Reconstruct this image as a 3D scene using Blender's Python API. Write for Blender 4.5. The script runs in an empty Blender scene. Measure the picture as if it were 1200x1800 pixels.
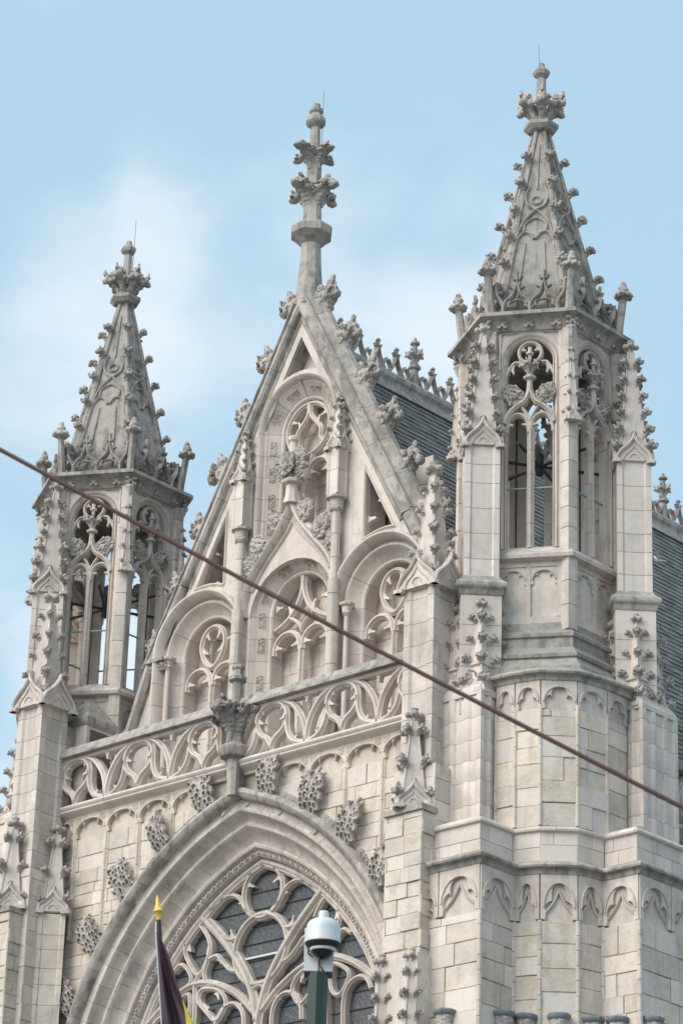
import bpy, bmesh, math, random
from mathutils import Vector, Matrix, noise
from mathutils.geometry import tessellate_polygon
R = math.radians
random.seed(7)
S = bpy.context.scene
C = S.collection

# ---------------------------------------------------------------- camera
cam_d = bpy.data.cameras.new('camera')
cam = bpy.data.objects.new('camera', cam_d)
C.objects.link(cam)
YAW, PITCH, ROLL = R(42.6441), R(23.7009), R(1.8656)
fw = Vector((-math.sin(YAW)*math.cos(PITCH), math.cos(YAW)*math.cos(PITCH), math.sin(PITCH)))
rt = Vector((math.cos(YAW), math.sin(YAW), 0))
up = rt.cross(fw)
rt2 = rt*math.cos(ROLL) + up*math.sin(ROLL)
up2 = -rt*math.sin(ROLL) + up*math.cos(ROLL)
m = Matrix((rt2, up2, -fw)).transposed().to_4x4()
m.translation = Vector((36.3888, -38.6559, 1.6992))
cam.matrix_world = m
cam_d.sensor_fit = 'HORIZONTAL'
cam_d.sensor_width = 36
cam_d.lens = 36*5411.69/1200
cam_d.clip_end = 3000
cam_d.dof.use_dof = True          # the near cable is slightly out of focus
cam_d.dof.focus_distance = 58
cam_d.dof.aperture_fstop = 20
S.camera = cam

# ---------------------------------------------------------------- sky
SUN_EL, SUN_AZ = R(40), R(-168)      # azimuth measured from +Y towards +X
w = bpy.data.worlds.new('World')
S.world = w
w.use_nodes = True
nt = w.node_tree
for n in list(nt.nodes): nt.nodes.remove(n)
def wn(t, **k):
    n = nt.nodes.new(t)
    for a, b in k.items(): setattr(n, a, b)
    return n
out = wn('ShaderNodeOutputWorld')
bg = wn('ShaderNodeBackground')
sky = wn('ShaderNodeTexSky', sky_type='NISHITA', sun_disc=False, sun_elevation=SUN_EL, sun_rotation=SUN_AZ,
         air_density=1.0, dust_density=1.6, ozone_density=1.2, altitude=50)
tc = wn('ShaderNodeTexCoord')
mp = wn('ShaderNodeMapping')
mp.inputs['Scale'].default_value = (1, 1, 1.35)
mp.inputs['Location'].default_value = (-.028, -.028, .02)
n1 = wn('ShaderNodeTexNoise'); n1.inputs['Scale'].default_value = 6.5; n1.inputs['Detail'].default_value = 6; n1.inputs['Roughness'].default_value = .46
cr = wn('ShaderNodeValToRGB'); cr.color_ramp.elements[0].position = .46; cr.color_ramp.elements[1].position = .63
cr.color_ramp.interpolation = 'EASE'
mul = wn('ShaderNodeMath', operation='MULTIPLY'); mul.inputs[1].default_value = .62
hz = wn('ShaderNodeMix', data_type='RGBA'); hz.inputs['Factor'].default_value = .62
hz.inputs['B'].default_value = (5.0, 7.4, 8.8, 1)
mix = wn('ShaderNodeMix', data_type='RGBA'); mix.inputs['B'].default_value = (7.7, 8.0, 8.3, 1)
nt.links.new(tc.outputs['Generated'], mp.inputs['Vector'])
nt.links.new(mp.outputs['Vector'], n1.inputs['Vector'])
nt.links.new(n1.outputs['Fac'], cr.inputs['Fac'])
nt.links.new(cr.outputs['Color'], mul.inputs[0])
nt.links.new(sky.outputs['Color'], hz.inputs['A'])
nt.links.new(hz.outputs['Result'], mix.inputs['A'])
nt.links.new(mul.outputs[0], mix.inputs['Factor'])
nt.links.new(mix.outputs['Result'], bg.inputs['Color'])
bg.inputs['Strength'].default_value = .10
nt.links.new(bg.outputs[0], out.inputs[0])

sd = bpy.data.lights.new('sun', 'SUN')
sd.energy = 2.6
sd.angle = R(50)
sd.color = (1, .945, .875)
sun = bpy.data.objects.new('sun', sd)
C.objects.link(sun)
sdir = Vector((math.sin(SUN_AZ)*math.cos(SUN_EL), math.cos(SUN_AZ)*math.cos(SUN_EL), math.sin(SUN_EL)))
sun.rotation_euler = (-sdir).to_track_quat('-Z', 'Y').to_euler()
sun.location = sdir*60
S.view_settings.view_transform = 'Standard'
S.view_settings.look = 'None'
S.view_settings.gamma = 1
S.view_settings.use_curve_mapping = False
S.view_settings.exposure = 0.38

# ---------------------------------------------------------------- materials
def mat(name):
    mt = bpy.data.materials.new(name)
    mt.use_nodes = True
    t = mt.node_tree
    for n in list(t.nodes): t.nodes.remove(n)
    o = t.nodes.new('ShaderNodeOutputMaterial')
    b = t.nodes.new('ShaderNodeBsdfPrincipled')
    t.links.new(b.outputs[0], o.inputs[0])
    return mt, t, b
def N(t, ty, ins=None, **k):
    n = t.nodes.new(ty)
    for a, b in k.items(): setattr(n, a, b)
    for a, b in (ins or {}).items():
        if hasattr(b, 'is_linked') or isinstance(b, bpy.types.NodeSocket): t.links.new(b, n.inputs[a])
        else: n.inputs[a].default_value = b
    return n
def mixc(t, fac, a, b, blend='MIX'):
    n = t.nodes.new('ShaderNodeMix'); n.data_type = 'RGBA'; n.blend_type = blend
    for s, v in (('Factor', fac), ('A', a), ('B', b)):
        if isinstance(v, bpy.types.NodeSocket): t.links.new(v, n.inputs[s])
        else: n.inputs[s].default_value = v
    return n.outputs['Result']
def math_(t, op, a, b=0.0, clamp=False):
    n = t.nodes.new('ShaderNodeMath'); n.operation = op; n.use_clamp = clamp
    for i, v in enumerate((a, b)):
        if isinstance(v, bpy.types.NodeSocket): t.links.new(v, n.inputs[i])
        else: n.inputs[i].default_value = v
    return n.outputs[0]
def ramp(t, fac, p0, p1):
    n = t.nodes.new('ShaderNodeMapRange'); n.clamp = True; n.interpolation_type = 'SMOOTHSTEP'
    t.links.new(fac, n.inputs['Value'])
    n.inputs['From Min'].default_value = p0; n.inputs['From Max'].default_value = p1
    return n.outputs['Result']
def stone_mat(name, ca, cb, stain, stain_amt=.5, lichen=None, lichen_amt=.5, bump=.4, orange=0.0, moss=0.0, var=.16, soot=0.0):
    mt, t, b = mat(name)
    geo = N(t, 'ShaderNodeNewGeometry')
    pos = geo.outputs['Position']
    oi = N(t, 'ShaderNodeObjectInfo')
    rnd = math_(t, 'FRACT', math_(t, 'ADD', geo.outputs['Random Per Island'], oi.outputs['Random']))
    col = mixc(t, rnd, ca + (1,), cb + (1,))
    rn2 = math_(t, 'FRACT', math_(t, 'MULTIPLY', rnd, 7.31))
    val = math_(t, 'ADD', math_(t, 'MULTIPLY', rn2, var), 1 - var*.55)
    hsv = N(t, 'ShaderNodeHueSaturation', {'Color': col, 'Value': val}).outputs[0]
    big = N(t, 'ShaderNodeTexNoise', {'Vector': pos, 'Scale': .9, 'Detail': 3.0, 'Roughness': .6}).outputs['Fac']
    med = N(t, 'ShaderNodeTexNoise', {'Vector': pos, 'Scale': 6.0, 'Detail': 4.0, 'Roughness': .65}).outputs['Fac']
    fin = N(t, 'ShaderNodeTexNoise', {'Vector': pos, 'Scale': 45.0, 'Detail': 3.0, 'Roughness': .7}).outputs['Fac']
    mpn = N(t, 'ShaderNodeMapping', {'Vector': pos, 'Scale': (5.0, 5.0, .55)})
    strk = N(t, 'ShaderNodeTexNoise', {'Vector': mpn.outputs[0], 'Scale': 1.0, 'Detail': 3.0, 'Roughness': .6}).outputs['Fac']
    s1 = math_(t, 'MULTIPLY', ramp(t, math_(t, 'ADD', math_(t, 'MULTIPLY', big, .5), math_(t, 'MULTIPLY', med, .5)), .45, .63), stain_amt)
    col = mixc(t, s1, hsv, stain + (1,))
    s2 = math_(t, 'MULTIPLY', ramp(t, strk, .50, .66), stain_amt*.95)
    col = mixc(t, s2, col, stain + (1,))
    if moss:
        mn = N(t, 'ShaderNodeTexNoise', {'Vector': pos, 'Scale': 1.7, 'Detail': 4.0, 'Roughness': .7}).outputs['Fac']
        col = mixc(t, math_(t, 'MULTIPLY', ramp(t, mn, .5, .66), moss), col, (.30, .255, .17, 1))
    if soot:
        sn = N(t, 'ShaderNodeTexNoise', {'Vector': N(t, 'ShaderNodeMapping', {'Vector': pos, 'Scale': (1.6, 1.6, .8), 'Location': (4.0, 9.0, 2.0)}).outputs[0], 'Scale': 1.1, 'Detail': 5.0, 'Roughness': .7}).outputs['Fac']
        col = mixc(t, math_(t, 'MULTIPLY', ramp(t, sn, .56, .68), soot), col, (.19, .178, .16, 1))
    if orange:
        on_ = N(t, 'ShaderNodeTexNoise', {'Vector': pos, 'Scale': 3.3, 'Detail': 3.0, 'W': 3.0}, noise_dimensions='4D').outputs['Fac']
        col = mixc(t, math_(t, 'MULTIPLY', ramp(t, on_, .63, .76), orange), col, (.42, .23, .09, 1))
    if lichen:
        nz = N(t, 'ShaderNodeSeparateXYZ', {'Vector': geo.outputs['Normal']}).outputs['Z']
        lf = math_(t, 'MULTIPLY', ramp(t, nz, .1, .7), ramp(t, med, .36, .58))
        col = mixc(t, math_(t, 'MULTIPLY', lf, lichen_amt), col, lichen + (1,))
    fv = math_(t, 'ADD', math_(t, 'MULTIPLY', fin, .36), .82)
    col = mixc(t, 1.0, col, N(t, 'ShaderNodeCombineColor', {0: fv, 1: fv, 2: fv}).outputs[0], 'MULTIPLY')
    t.links.new(col, b.inputs['Base Color'])
    b.inputs['Roughness'].default_value = .92
    b.inputs['Specular IOR Level'].default_value = .2
    h = math_(t, 'ADD', math_(t, 'MULTIPLY', fin, .35), math_(t, 'MULTIPLY', med, .65))
    bp = N(t, 'ShaderNodeBump', {'Height': h, 'Strength': bump, 'Distance': .03})
    t.links.new(bp.outputs[0], b.inputs['Normal'])
    return mt
M = {}
M['stone'] = stone_mat('grey_limestone', (.65, .567, .50), (.60, .538, .487), (.38, .335, .295), .40, (.36, .33, .295), .6, orange=.14, var=.22, soot=.36)
M['fine'] = stone_mat('smooth_limestone', (.69, .602, .535), (.635, .573, .517), (.45, .40, .353), .36, (.40, .365, .325), .5, bump=.25, orange=.11, var=.2, soot=.2)
M['old'] = stone_mat('yellowed_limestone', (.68, .595, .50), (.645, .578, .507), (.43, .37, .295), .40, (.37, .335, .28), .5, bump=.9, orange=.26, moss=.2, var=.2, soot=.3)
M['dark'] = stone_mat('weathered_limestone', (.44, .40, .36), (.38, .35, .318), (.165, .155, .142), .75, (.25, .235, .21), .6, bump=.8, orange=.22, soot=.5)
M['coping'] = stone_mat('lichened_coping_stone', (.48, .435, .39), (.41, .375, .34), (.18, .168, .152), .7, (.30, .28, .25), .8, bump=.8, orange=.25, soot=.5)
M['carved'] = stone_mat('carved_limestone', (.54, .485, .44), (.47, .43, .395), (.23, .213, .192), .5, (.30, .28, .25), .5, bump=.9)
M['black'] = stone_mat('sooty_carved_limestone', (.34, .31, .285), (.29, .27, .25), (.11, .105, .098), .6, (.27, .255, .23), .5, bump=.9)
M['mortar'] = stone_mat('mortar', (.44, .39, .335), (.40, .36, .315), (.27, .245, .21), .5)
def plain(name, col, rough=.5, metal=0.0, bump=0.0, scale=20.0, var=.15):
    mt, t, b = mat(name)
    pos = N(t, 'ShaderNodeNewGeometry').outputs['Position']
    n = N(t, 'ShaderNodeTexNoise', {'Vector': pos, 'Scale': scale, 'Detail': 4.0}).outputs['Fac']
    c2 = tuple(x*(1-var) for x in col)
    t.links.new(mixc(t, n, col + (1,), c2 + (1,)), b.inputs['Base Color'])
    b.inputs['Roughness'].default_value = rough
    b.inputs['Metallic'].default_value = metal
    if bump:
        t.links.new(N(t, 'ShaderNodeBump', {'Height': n, 'Strength': bump, 'Distance': .01}).outputs[0], b.inputs['Normal'])
    return mt
M['copper'] = plain('verdigris_copper', (.22, .38, .32), .7)
M['iron'] = plain('dark_iron', (.045, .047, .05), .6)
M['rod'] = plain('lightning_rod_wire', (.16, .17, .18), .5)
M['white'] = plain('white_enamel', (.60, .63, .63), .35, var=.06)
M['green'] = plain('dark_green_paint', (.011, .042, .031), .5, var=.3, scale=6)
M['domeglass'] = plain('tinted_dome', (.012, .012, .015), .08)
M['rubber'] = plain('black_seal', (.03, .028, .028), .5)
M['gold'] = plain('gilt_paint', (.85, .50, .12), .45, .1, var=.12)
M['cable'] = plain('brown_cable_sheath', (.095, .045, .038), .6, scale=3)
M['bird'] = plain('white_feathers', (.7, .7, .68), .8)
M['door'] = plain('grey_lead_door', (.10, .105, .115), .6)
M['bluecap'] = stone_mat('blue_stone_cap', (.24, .255, .28), (.2, .22, .245), (.12, .13, .14), .4)
# slates
mt, t, b = mat('slate'); M['slate'] = mt
geo = N(t, 'ShaderNodeNewGeometry'); oi = N(t, 'ShaderNodeObjectInfo')
rnd = math_(t, 'FRACT', math_(t, 'ADD', geo.outputs['Random Per Island'], oi.outputs['Random']))
nn = N(t, 'ShaderNodeTexNoise', {'Vector': geo.outputs['Position'], 'Scale': 8.0, 'Detail': 5.0}).outputs['Fac']
c0 = mixc(t, rnd, (.085, .083, .081, 1), (.20, .195, .187, 1))
t.links.new(mixc(t, math_(t, 'MULTIPLY', nn, .5), c0, (.15, .145, .135, 1)), b.inputs['Base Color'])
b.inputs['Roughness'].default_value = .8
t.links.new(N(t, 'ShaderNodeBump', {'Height': nn, 'Strength': .3, 'Distance': .01}).outputs[0], b.inputs['Normal'])
# leaded glass
mt, t, b = mat('leaded_glass'); M['glass'] = mt
pos = N(t, 'ShaderNodeNewGeometry').outputs['Position']
mpg = N(t, 'ShaderNodeMapping', {'Vector': pos, 'Scale': (1.0, 0.0, 1.0)}).outputs[0]
wob = N(t, 'ShaderNodeTexNoise', {'Vector': mpg, 'Scale': 5.0}).outputs['Color']
dv = mixc(t, .06, mpg, wob)
vo = N(t, 'ShaderNodeTexVoronoi', {'Vector': dv, 'Scale': 15.0}, feature='DISTANCE_TO_EDGE')
vc = N(t, 'ShaderNodeTexVoronoi', {'Vector': dv, 'Scale': 15.0})
base = mixc(t, .3, (.05, .054, .062, 1), vc.outputs['Color'])
base = mixc(t, .93, base, (.062, .064, .068, 1))
lead = math_(t, 'LESS_THAN', vo.outputs['Distance'], .05)
t.links.new(mixc(t, lead, base, (.115, .116, .117, 1)), b.inputs['Base Color'])
b.inputs['Roughness'].default_value = .33
t.links.new(N(t, 'ShaderNodeBump', {'Height': vc.outputs['Distance'], 'Strength': .3, 'Distance': .02}).outputs[0], b.inputs['Normal'])
# flag cloth
mt, t, b = mat('flag_cloth'); M['flag'] = mt
at = N(t, 'ShaderNodeAttribute', attribute_name='cloth')
t.links.new(mixc(t, math_(t, 'GREATER_THAN', at.outputs['Fac'], .5), (.055, .028, .042, 1), (.55, .46, .04, 1)), b.inputs['Base Color'])
b.inputs['Roughness'].default_value = .7

# ---------------------------------------------------------------- mesh helpers
class Fr:
    """a drawing plane: a along u, z along v, d along the outward normal n"""
    def __init__(s, o, u, v, n): s.o, s.u, s.v, s.n = Vector(o), Vector(u), Vector(v), Vector(n)
    def __call__(s, a, z, d=0.0): return s.o + s.u*a + s.v*z + s.n*d
def facade(y): return Fr((0, y, 0), (1, 0, 0), (0, 0, 1), (0, -1, 0))
def plan(z): return Fr((0, 0, z), (1, 0, 0), (0, 1, 0), (0, 0, 1))
def wallframe(p, q):
    """vertical plane through plan points p -> q, outward to the right of p->q"""
    u = Vector((q[0]-p[0], q[1]-p[1], 0)); L = u.length; u /= L
    return Fr((p[0], p[1], 0), u, (0, 0, 1), (u.y, -u.x, 0)), L
def hexface(k, ap):
    a = R(30 + 60*k)
    n = Vector((math.sin(a), -math.cos(a), 0)); u = Vector((math.cos(a), math.sin(a), 0))
    return Fr(n*ap, u, (0, 0, 1), n)
def arc(cx, cz, r, a0, a1, n=12, rz=None):
    rz = rz or r
    return [(cx + r*math.cos(R(a0 + (a1-a0)*i/n)), cz + rz*math.sin(R(a0 + (a1-a0)*i/n))) for i in range(n+1)]
def spline(pts, n=6, closed=False):
    """Catmull-Rom through the points"""
    P = [Vector(p) for p in pts]; out_ = []; k = len(P)
    for i in range(k if closed else k-1):
        p1, p2 = P[i], P[(i+1) % k]
        p0 = P[(i-1) % k] if (closed or i > 0) else p1*2 - p2
        p3 = P[(i+2) % k] if (closed or i < k-2) else p2*2 - p1
        for j in range(n):
            t_ = j/n
            out_.append(tuple(.5*((2*p1) + (p2-p0)*t_ + (2*p0-5*p1+4*p2-p3)*t_*t_ + (3*p1-p0-3*p2+p3)*t_**3)))
    if not closed: out_.append(tuple(P[-1]))
    return out_
def mirror(pts): return [(-a, z) for a, z in pts]
def tprof(w_, d0, d1):
    """moulded tracery section (fillet, hollow, front roll) of width w_ from depth d0 to front d1"""
    c = min(w_*.62, (d1-d0)*.5); k = w_
    return [(-.5*k, d0), (-.5*k, d1-c*.85), (-.42*k, d1-c*.72), (-.36*k, d1-c*.74), (-.25*k, d1-c*.42), (-.19*k, d1-c*.12), (-.10*k, d1), (.10*k, d1), (.19*k, d1-c*.12), (.25*k, d1-c*.42), (.36*k, d1-c*.74), (.42*k, d1-c*.72), (.5*k, d1-c*.85), (.5*k, d0)]
class MB:
    def __init__(s): s.v, s.f = [], []
    def add(s, vs, fs):
        b_ = len(s.v); s.v += [tuple(v) for v in vs]; s.f += [tuple(i+b_ for i in f) for f in fs]
        return s
    def box(s, F, a0, a1, z0, z1, d0, d1):
        return s.slab(F, [(a0, z0), (a1, z0), (a1, z1), (a0, z1)], d0, d1)
    def slab(s, F, poly, d0, d1):
        n = len(poly)
        vs = [F(a, z, d0) for a, z in poly] + [F(a, z, d1) for a, z in poly]
        fs = [tuple(range(n-1, -1, -1)), tuple(range(n, 2*n))] + [(i, (i+1) % n, n+(i+1) % n, n+i) for i in range(n)]
        return s.add(vs, fs)
    def stone(s, F, poly, d0, d1, bev=.012):
        """block with a chamfered front face"""
        n = len(poly); cx = sum(p[0] for p in poly)/n; cz = sum(p[1] for p in poly)/n
        def ins(p):
            dx, dz = p[0]-cx, p[1]-cz; L = math.hypot(dx, dz) or 1
            k = max(0, 1 - bev*1.4/L); return (cx + dx*k, cz + dz*k)
        vs = [F(a, z, d0) for a, z in poly] + [F(a, z, d1-bev) for a, z in poly] + [F(*ins(p), d1) for p in poly]
        fs = [tuple(range(2*n, 3*n))]
        for i in range(n):
            j = (i+1) % n
            fs += [(i, j, n+j, n+i), (n+i, n+j, 2*n+j, 2*n+i)]
        return s.add(vs, fs)
    def holed(s, F, outer, holes, d0, d1):
        loops = [outer] + holes
        flat = [p for l in loops for p in l]
        tris = tessellate_polygon([[Vector((a, z, 0)) for a, z in l] for l in loops])
        n = len(flat)
        vs = [F(a, z, d0) for a, z in flat] + [F(a, z, d1) for a, z in flat]
        fs = []
        for a, b_, c in tris:
            A, B, D = flat[a], flat[b_], flat[c]
            if (B[0]-A[0])*(D[1]-A[1]) - (B[1]-A[1])*(D[0]-A[0]) < 0: b_, c = c, b_
            fs += [(n+a, n+b_, n+c), (c, b_, a)]
        k = 0
        for l in loops:
            for i in range(len(l)):
                j = (i+1) % len(l); fs.append((k+i, k+j, n+k+j, n+k+i))
            k += len(l)
        return s.add(vs, fs)
    def sweep(s, F, path, prof, closed=False, cap=True):
        """profile (s to the left of the path, d along the normal) swept with mitres"""
        P = [Vector((p[0], p[1])) for p in path]; n = len(P); k = len(prof); vs = []
        for i in range(n):
            a = P[i]-P[i-1] if (i > 0 or closed) else P[1]-P[0]
            b_ = P[(i+1) % n]-P[i] if (i < n-1 or closed) else P[n-1]-P[n-2]
            a = a.normalized(); b_ = b_.normalized()
            na, nb = Vector((-a.y, a.x)), Vector((-b_.y, b_.x))
            mm = na + nb
            mm = na if mm.length < 1e-4 else mm.normalized()
            mm = mm / max(.35, mm.dot(na))
            for sx, d in prof: vs.append(F(P[i].x + mm.x*sx, P[i].y + mm.y*sx, d))
        fs = []
        for i in range(n if closed else n-1):
            j = (i+1) % n
            for q in range(k):
                r_ = (q+1) % k; fs.append((i*k+q, i*k+r_, j*k+r_, j*k+q))
        if cap and not closed: fs += [tuple(range(k-1, -1, -1)), tuple((n-1)*k+q for q in range(k))]
        return s.add(vs, fs)
    def lathe(s, c, prof, n=8, phase=0.0, sx=1.0, sy=1.0):
        """(r, z) rings about a vertical axis at c"""
        vs = []
        for r_, z in prof:
            for i in range(n):
                a = phase + 2*math.pi*i/n
                vs.append((c[0] + math.sin(a)*r_*sx, c[1] - math.cos(a)*r_*sy, (c[2] if len(c) > 2 else 0) + z))
        fs = [tuple(range(n-1, -1, -1)), tuple((len(prof)-1)*n + i for i in range(n))]
        for k in range(len(prof)-1):
            for i in range(n):
                j = (i+1) % n; fs.append((k*n+i, k*n+j, (k+1)*n+j, (k+1)*n+i))
        return s.add(vs, fs)
    def tube(s, pts, r0, r1=None, n=6):
        P = [Vector(p) for p in pts]; r1 = r0 if r1 is None else r1; vs = []
        for i, p in enumerate(P):
            d = (P[min(i+1, len(P)-1)] - P[max(i-1, 0)]).normalized()
            x = d.orthogonal().normalized() if i == 0 else (x - d*x.dot(d)).normalized()
            y = d.cross(x); r_ = r0 + (r1-r0)*i/max(1, len(P)-1)
            vs += [p + (x*math.cos(2*math.pi*q/n) + y*math.sin(2*math.pi*q/n))*r_ for q in range(n)]
        fs = [tuple(range(n-1, -1, -1)), tuple((len(P)-1)*n+q for q in range(n))]
        for i in range(len(P)-1):
            for q in range(n):
                r_ = (q+1) % n; fs.append((i*n+q, i*n+r_, (i+1)*n+r_, (i+1)*n+q))
        return s.add(vs, fs)
    def mesh(s, name, mt_, smooth=32):
        me = bpy.data.meshes.new(name)
        me.from_pydata(s.v, [], s.f)
        me.materials.append(mt_)
        bm = bmesh.new(); bm.from_mesh(me)
        bmesh.ops.recalc_face_normals(bm, faces=bm.faces)
        bm.to_mesh(me); bm.free()
        if smooth:
            me.polygons.foreach_set('use_smooth', [True]*len(me.polygons))
            me.set_sharp_from_angle(angle=R(smooth))
        return me
    def obj(s, name, mt_, parent=None, smooth=32):
        return put(name, s.mesh(name, mt_, smooth), parent)
def put(name, me, parent=None, mw=None):
    o = bpy.data.objects.new(name, me)
    C.objects.link(o)
    if parent: o.parent = parent
    if mw is not None: o.matrix_local = mw
    return o
def empty(name, loc, label, cat, group=None):
    o = bpy.data.objects.new(name, None); C.objects.link(o)
    o.location = loc; o['label'] = label; o['category'] = cat
    if group: o['group'] = group
    return o
def TRS(loc, rz=0.0, sc=1.0, tilt=0.0):
    s3 = sc if isinstance(sc, tuple) else (sc, sc, sc)
    return Matrix.Translation(Vector(loc)) @ Matrix.Rotation(rz, 4, 'Z') @ Matrix.Rotation(tilt, 4, 'Y') @ Matrix.Diagonal((*s3, 1))
def plen(path): return sum((Vector(path[i+1])-Vector(path[i])).length for i in range(len(path)-1))
def cut(path, seg, gap=.007):
    """split a path into stones of about seg length with a thin joint between"""
    L = plen(path); n = max(1, round(L/seg)); step = L/n; acc = [0.0]
    for i in range(len(path)-1): acc.append(acc[-1] + (Vector(path[i+1])-Vector(path[i])).length)
    def at_(d):
        for i in range(len(path)-1):
            if d <= acc[i+1] or i == len(path)-2:
                t_ = (d-acc[i])/max(1e-9, acc[i+1]-acc[i]); return tuple(Vector(path[i]).lerp(Vector(path[i+1]), t_))
    res = []
    for k in range(n):
        a, b_ = k*step + gap/2, (k+1)*step - gap/2
        res.append([at_(a)] + [path[i] for i in range(len(path)) if a + 1e-3 < acc[i] < b_ - 1e-3] + [at_(b_)])
    return res
def ribs(name, mt_, parent, F, path, prof, seg=.45, one=False):
    """a moulded member built of separate stones; one=True joins them into a single part"""
    if one:
        mb = MB()
        for p in cut(path, seg): mb.sweep(F, p, prof)
        return mb.obj(name, mt_, parent)
    return [MB().sweep(F, p, prof).obj(name, mt_, parent) for p in cut(path, seg)]
def cusp(mb, F, a, z, ang, L, w_, d0, d1):
    w_ *= 1.35
    """a little pointed spur of tracery growing from (a,z) in direction ang (degrees)"""
    c, s_ = math.cos(R(ang)), math.sin(R(ang))
    def T(x, y): return (a + c*x - s_*y, z + s_*x + c*y)
    left = [T(-.25*L, w_*1.25), T(.12*L, w_*.62), T(.55*L, w_*.28), T(.85*L, w_*.3), T(L, 0)]
    right = [T(.85*L, -w_*.3), T(.55*L, -w_*.28), T(.12*L, -w_*.62), T(-.25*L, -w_*1.25)]
    mb.slab(F, left + right, d0, d1)

# ---------------------------------------------------------------- carved ornaments (shared mesh data)
def remeshed(name, balls, caps, voxel, pits=(), nz=.012, mt_=None, nscale=14, seed=0):
    off = Vector((seed*3.1, seed*1.7, seed*2.3)); rj = random.Random(seed)
    if seed: balls = [(*[c*(1+rj.uniform(-.12, .12)) for c in b_[:3]], *[c*rj.uniform(.85, 1.15) for c in b_[3:]]) for b_ in balls]
    bm = bmesh.new()
    for b_ in balls:
        x, y, z = b_[:3]; rr = b_[3:] if len(b_) == 6 else (b_[3],)*3
        bmesh.ops.create_icosphere(bm, subdivisions=2, radius=1, matrix=Matrix.Translation((x, y, z)) @ Matrix.Diagonal((*rr, 1)))
    for p, q, r0, r1 in caps:
        p, q = Vector(p), Vector(q); k = max(2, int((q-p).length/(min(r0, r1)*.7)))
        for i in range(k+1):
            f = i/k
            bmesh.ops.create_icosphere(bm, subdivisions=1, radius=r0 + (r1-r0)*f, matrix=Matrix.Translation(p.lerp(q, f)))
    me = bpy.data.meshes.new(name + '_raw'); bm.to_mesh(me); bm.free()
    o = bpy.data.objects.new('tmp', me); C.objects.link(o)
    md = o.modifiers.new('r', 'REMESH'); md.mode = 'VOXEL'; md.voxel_size = voxel; md.use_smooth_shade = True
    dg = bpy.context.evaluated_depsgraph_get()
    me2 = bpy.data.meshes.new_from_object(o.evaluated_get(dg))
    bpy.data.objects.remove(o); bpy.data.meshes.remove(me)
    me2.name = name
    for v in me2.vertices:
        nrm = Vector(v.normal)
        w_ = v.co + off
        d = noise.noise(w_*nscale)*nz*.8 + (abs(noise.noise(w_*nscale*1.6)) - .22)*nz*2.2 + noise.noise(w_*nscale*3.4)*nz*.4
        for x, y, z, r_ in pits:
            q = (v.co - Vector((x, y, z))).length
            if q < r_: d -= r_*.95*(1-(q/r_)**2)
        v.co += nrm*d
    me2.materials.clear(); me2.materials.append(mt_ or M['carved'])
    me2.polygons.foreach_set('use_smooth', [True]*len(me2.polygons))
    me2.set_sharp_from_angle(angle=R(38))
    return me2
def pierced(name, inside, height, nu, nv, wu, hv, thick, mt_):
    """a thin carved leaf: grid of wu x hv in the XZ plane, bulging along -Y, with holes where inside() is false"""
    idx = {}; vs = []; fs = []
    def vert(i, j, side):
        if (i, j, side) not in idx:
            u, v = i/nu*2-1, j/nv
            y = -height(u, v)
            idx[(i, j, side)] = len(vs)
            vs.append((u*wu/2, y + (thick if side else 0), v*hv))
        return idx[(i, j, side)]
    keep = {(i, j) for i in range(nu) for j in range(nv) if inside((i+.5)/nu*2-1, (j+.5)/nv)}
    for i, j in keep:
        fs.append(tuple(vert(a, b_, 0) for a, b_ in ((i, j), (i+1, j), (i+1, j+1), (i, j+1))))
        fs.append(tuple(vert(a, b_, 1) for a, b_ in ((i, j+1), (i+1, j+1), (i+1, j), (i, j))))
        for di, dj, e in ((-1, 0, ((i, j+1), (i, j))), (1, 0, ((i+1, j), (i+1, j+1))), (0, -1, ((i, j), (i+1, j))), (0, 1, ((i+1, j+1), (i, j+1)))):
            if (i+di, j+dj) not in keep:
                fs.append((vert(*e[0], 1), vert(*e[1], 1), vert(*e[1], 0), vert(*e[0], 0)))
    mb = MB(); mb.add(vs, fs)
    me = mb.mesh(name, mt_, 50)
    # relax the stair-stepped outlines
    bm = bmesh.new(); bm.from_mesh(me)
    for _ in range(2): bmesh.ops.smooth_vert(bm, verts=bm.verts, factor=.5, use_axis_x=True, use_axis_y=False, use_axis_z=True)
    bm.to_mesh(me); bm.free()
    return me
class Orn(dict):
    """picks one of the carved variants at random"""
    def __missing__(s, k): return dict.__getitem__(s, random.choice([q for q in s if q[:-1] == k]))
ORN = Orn()
for sd_ in range(4): ORN['crocket%d' % sd_] = remeshed('crocket', [(.12, .055, .04, .055, .05, .04), (.12, -.055, .04, .055, .05, .04), (.165, 0, .015, .045, .05, .04), (.08, 0, .085, .045, .05, .035), (.125, 0, .115, .03), (.175, .045, .065, .028), (.175, -.045, .065, .028), (.05, .06, -.01, .03), (.05, -.06, -.01, .03)],
                          [((-.02, 0, -.17), (.025, 0, -.06), .028, .045), ((.025, 0, -.06), (.12, 0, .03), .05, .045)], .0105,
                          [(.13, .105, .05, .035), (.13, -.105, .05, .035), (.15, 0, .075, .035), (.20, 0, .03, .025), (.08, .09, .0, .025), (.08, -.09, .0, .025)], .012, nscale=20, seed=sd_)
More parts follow.
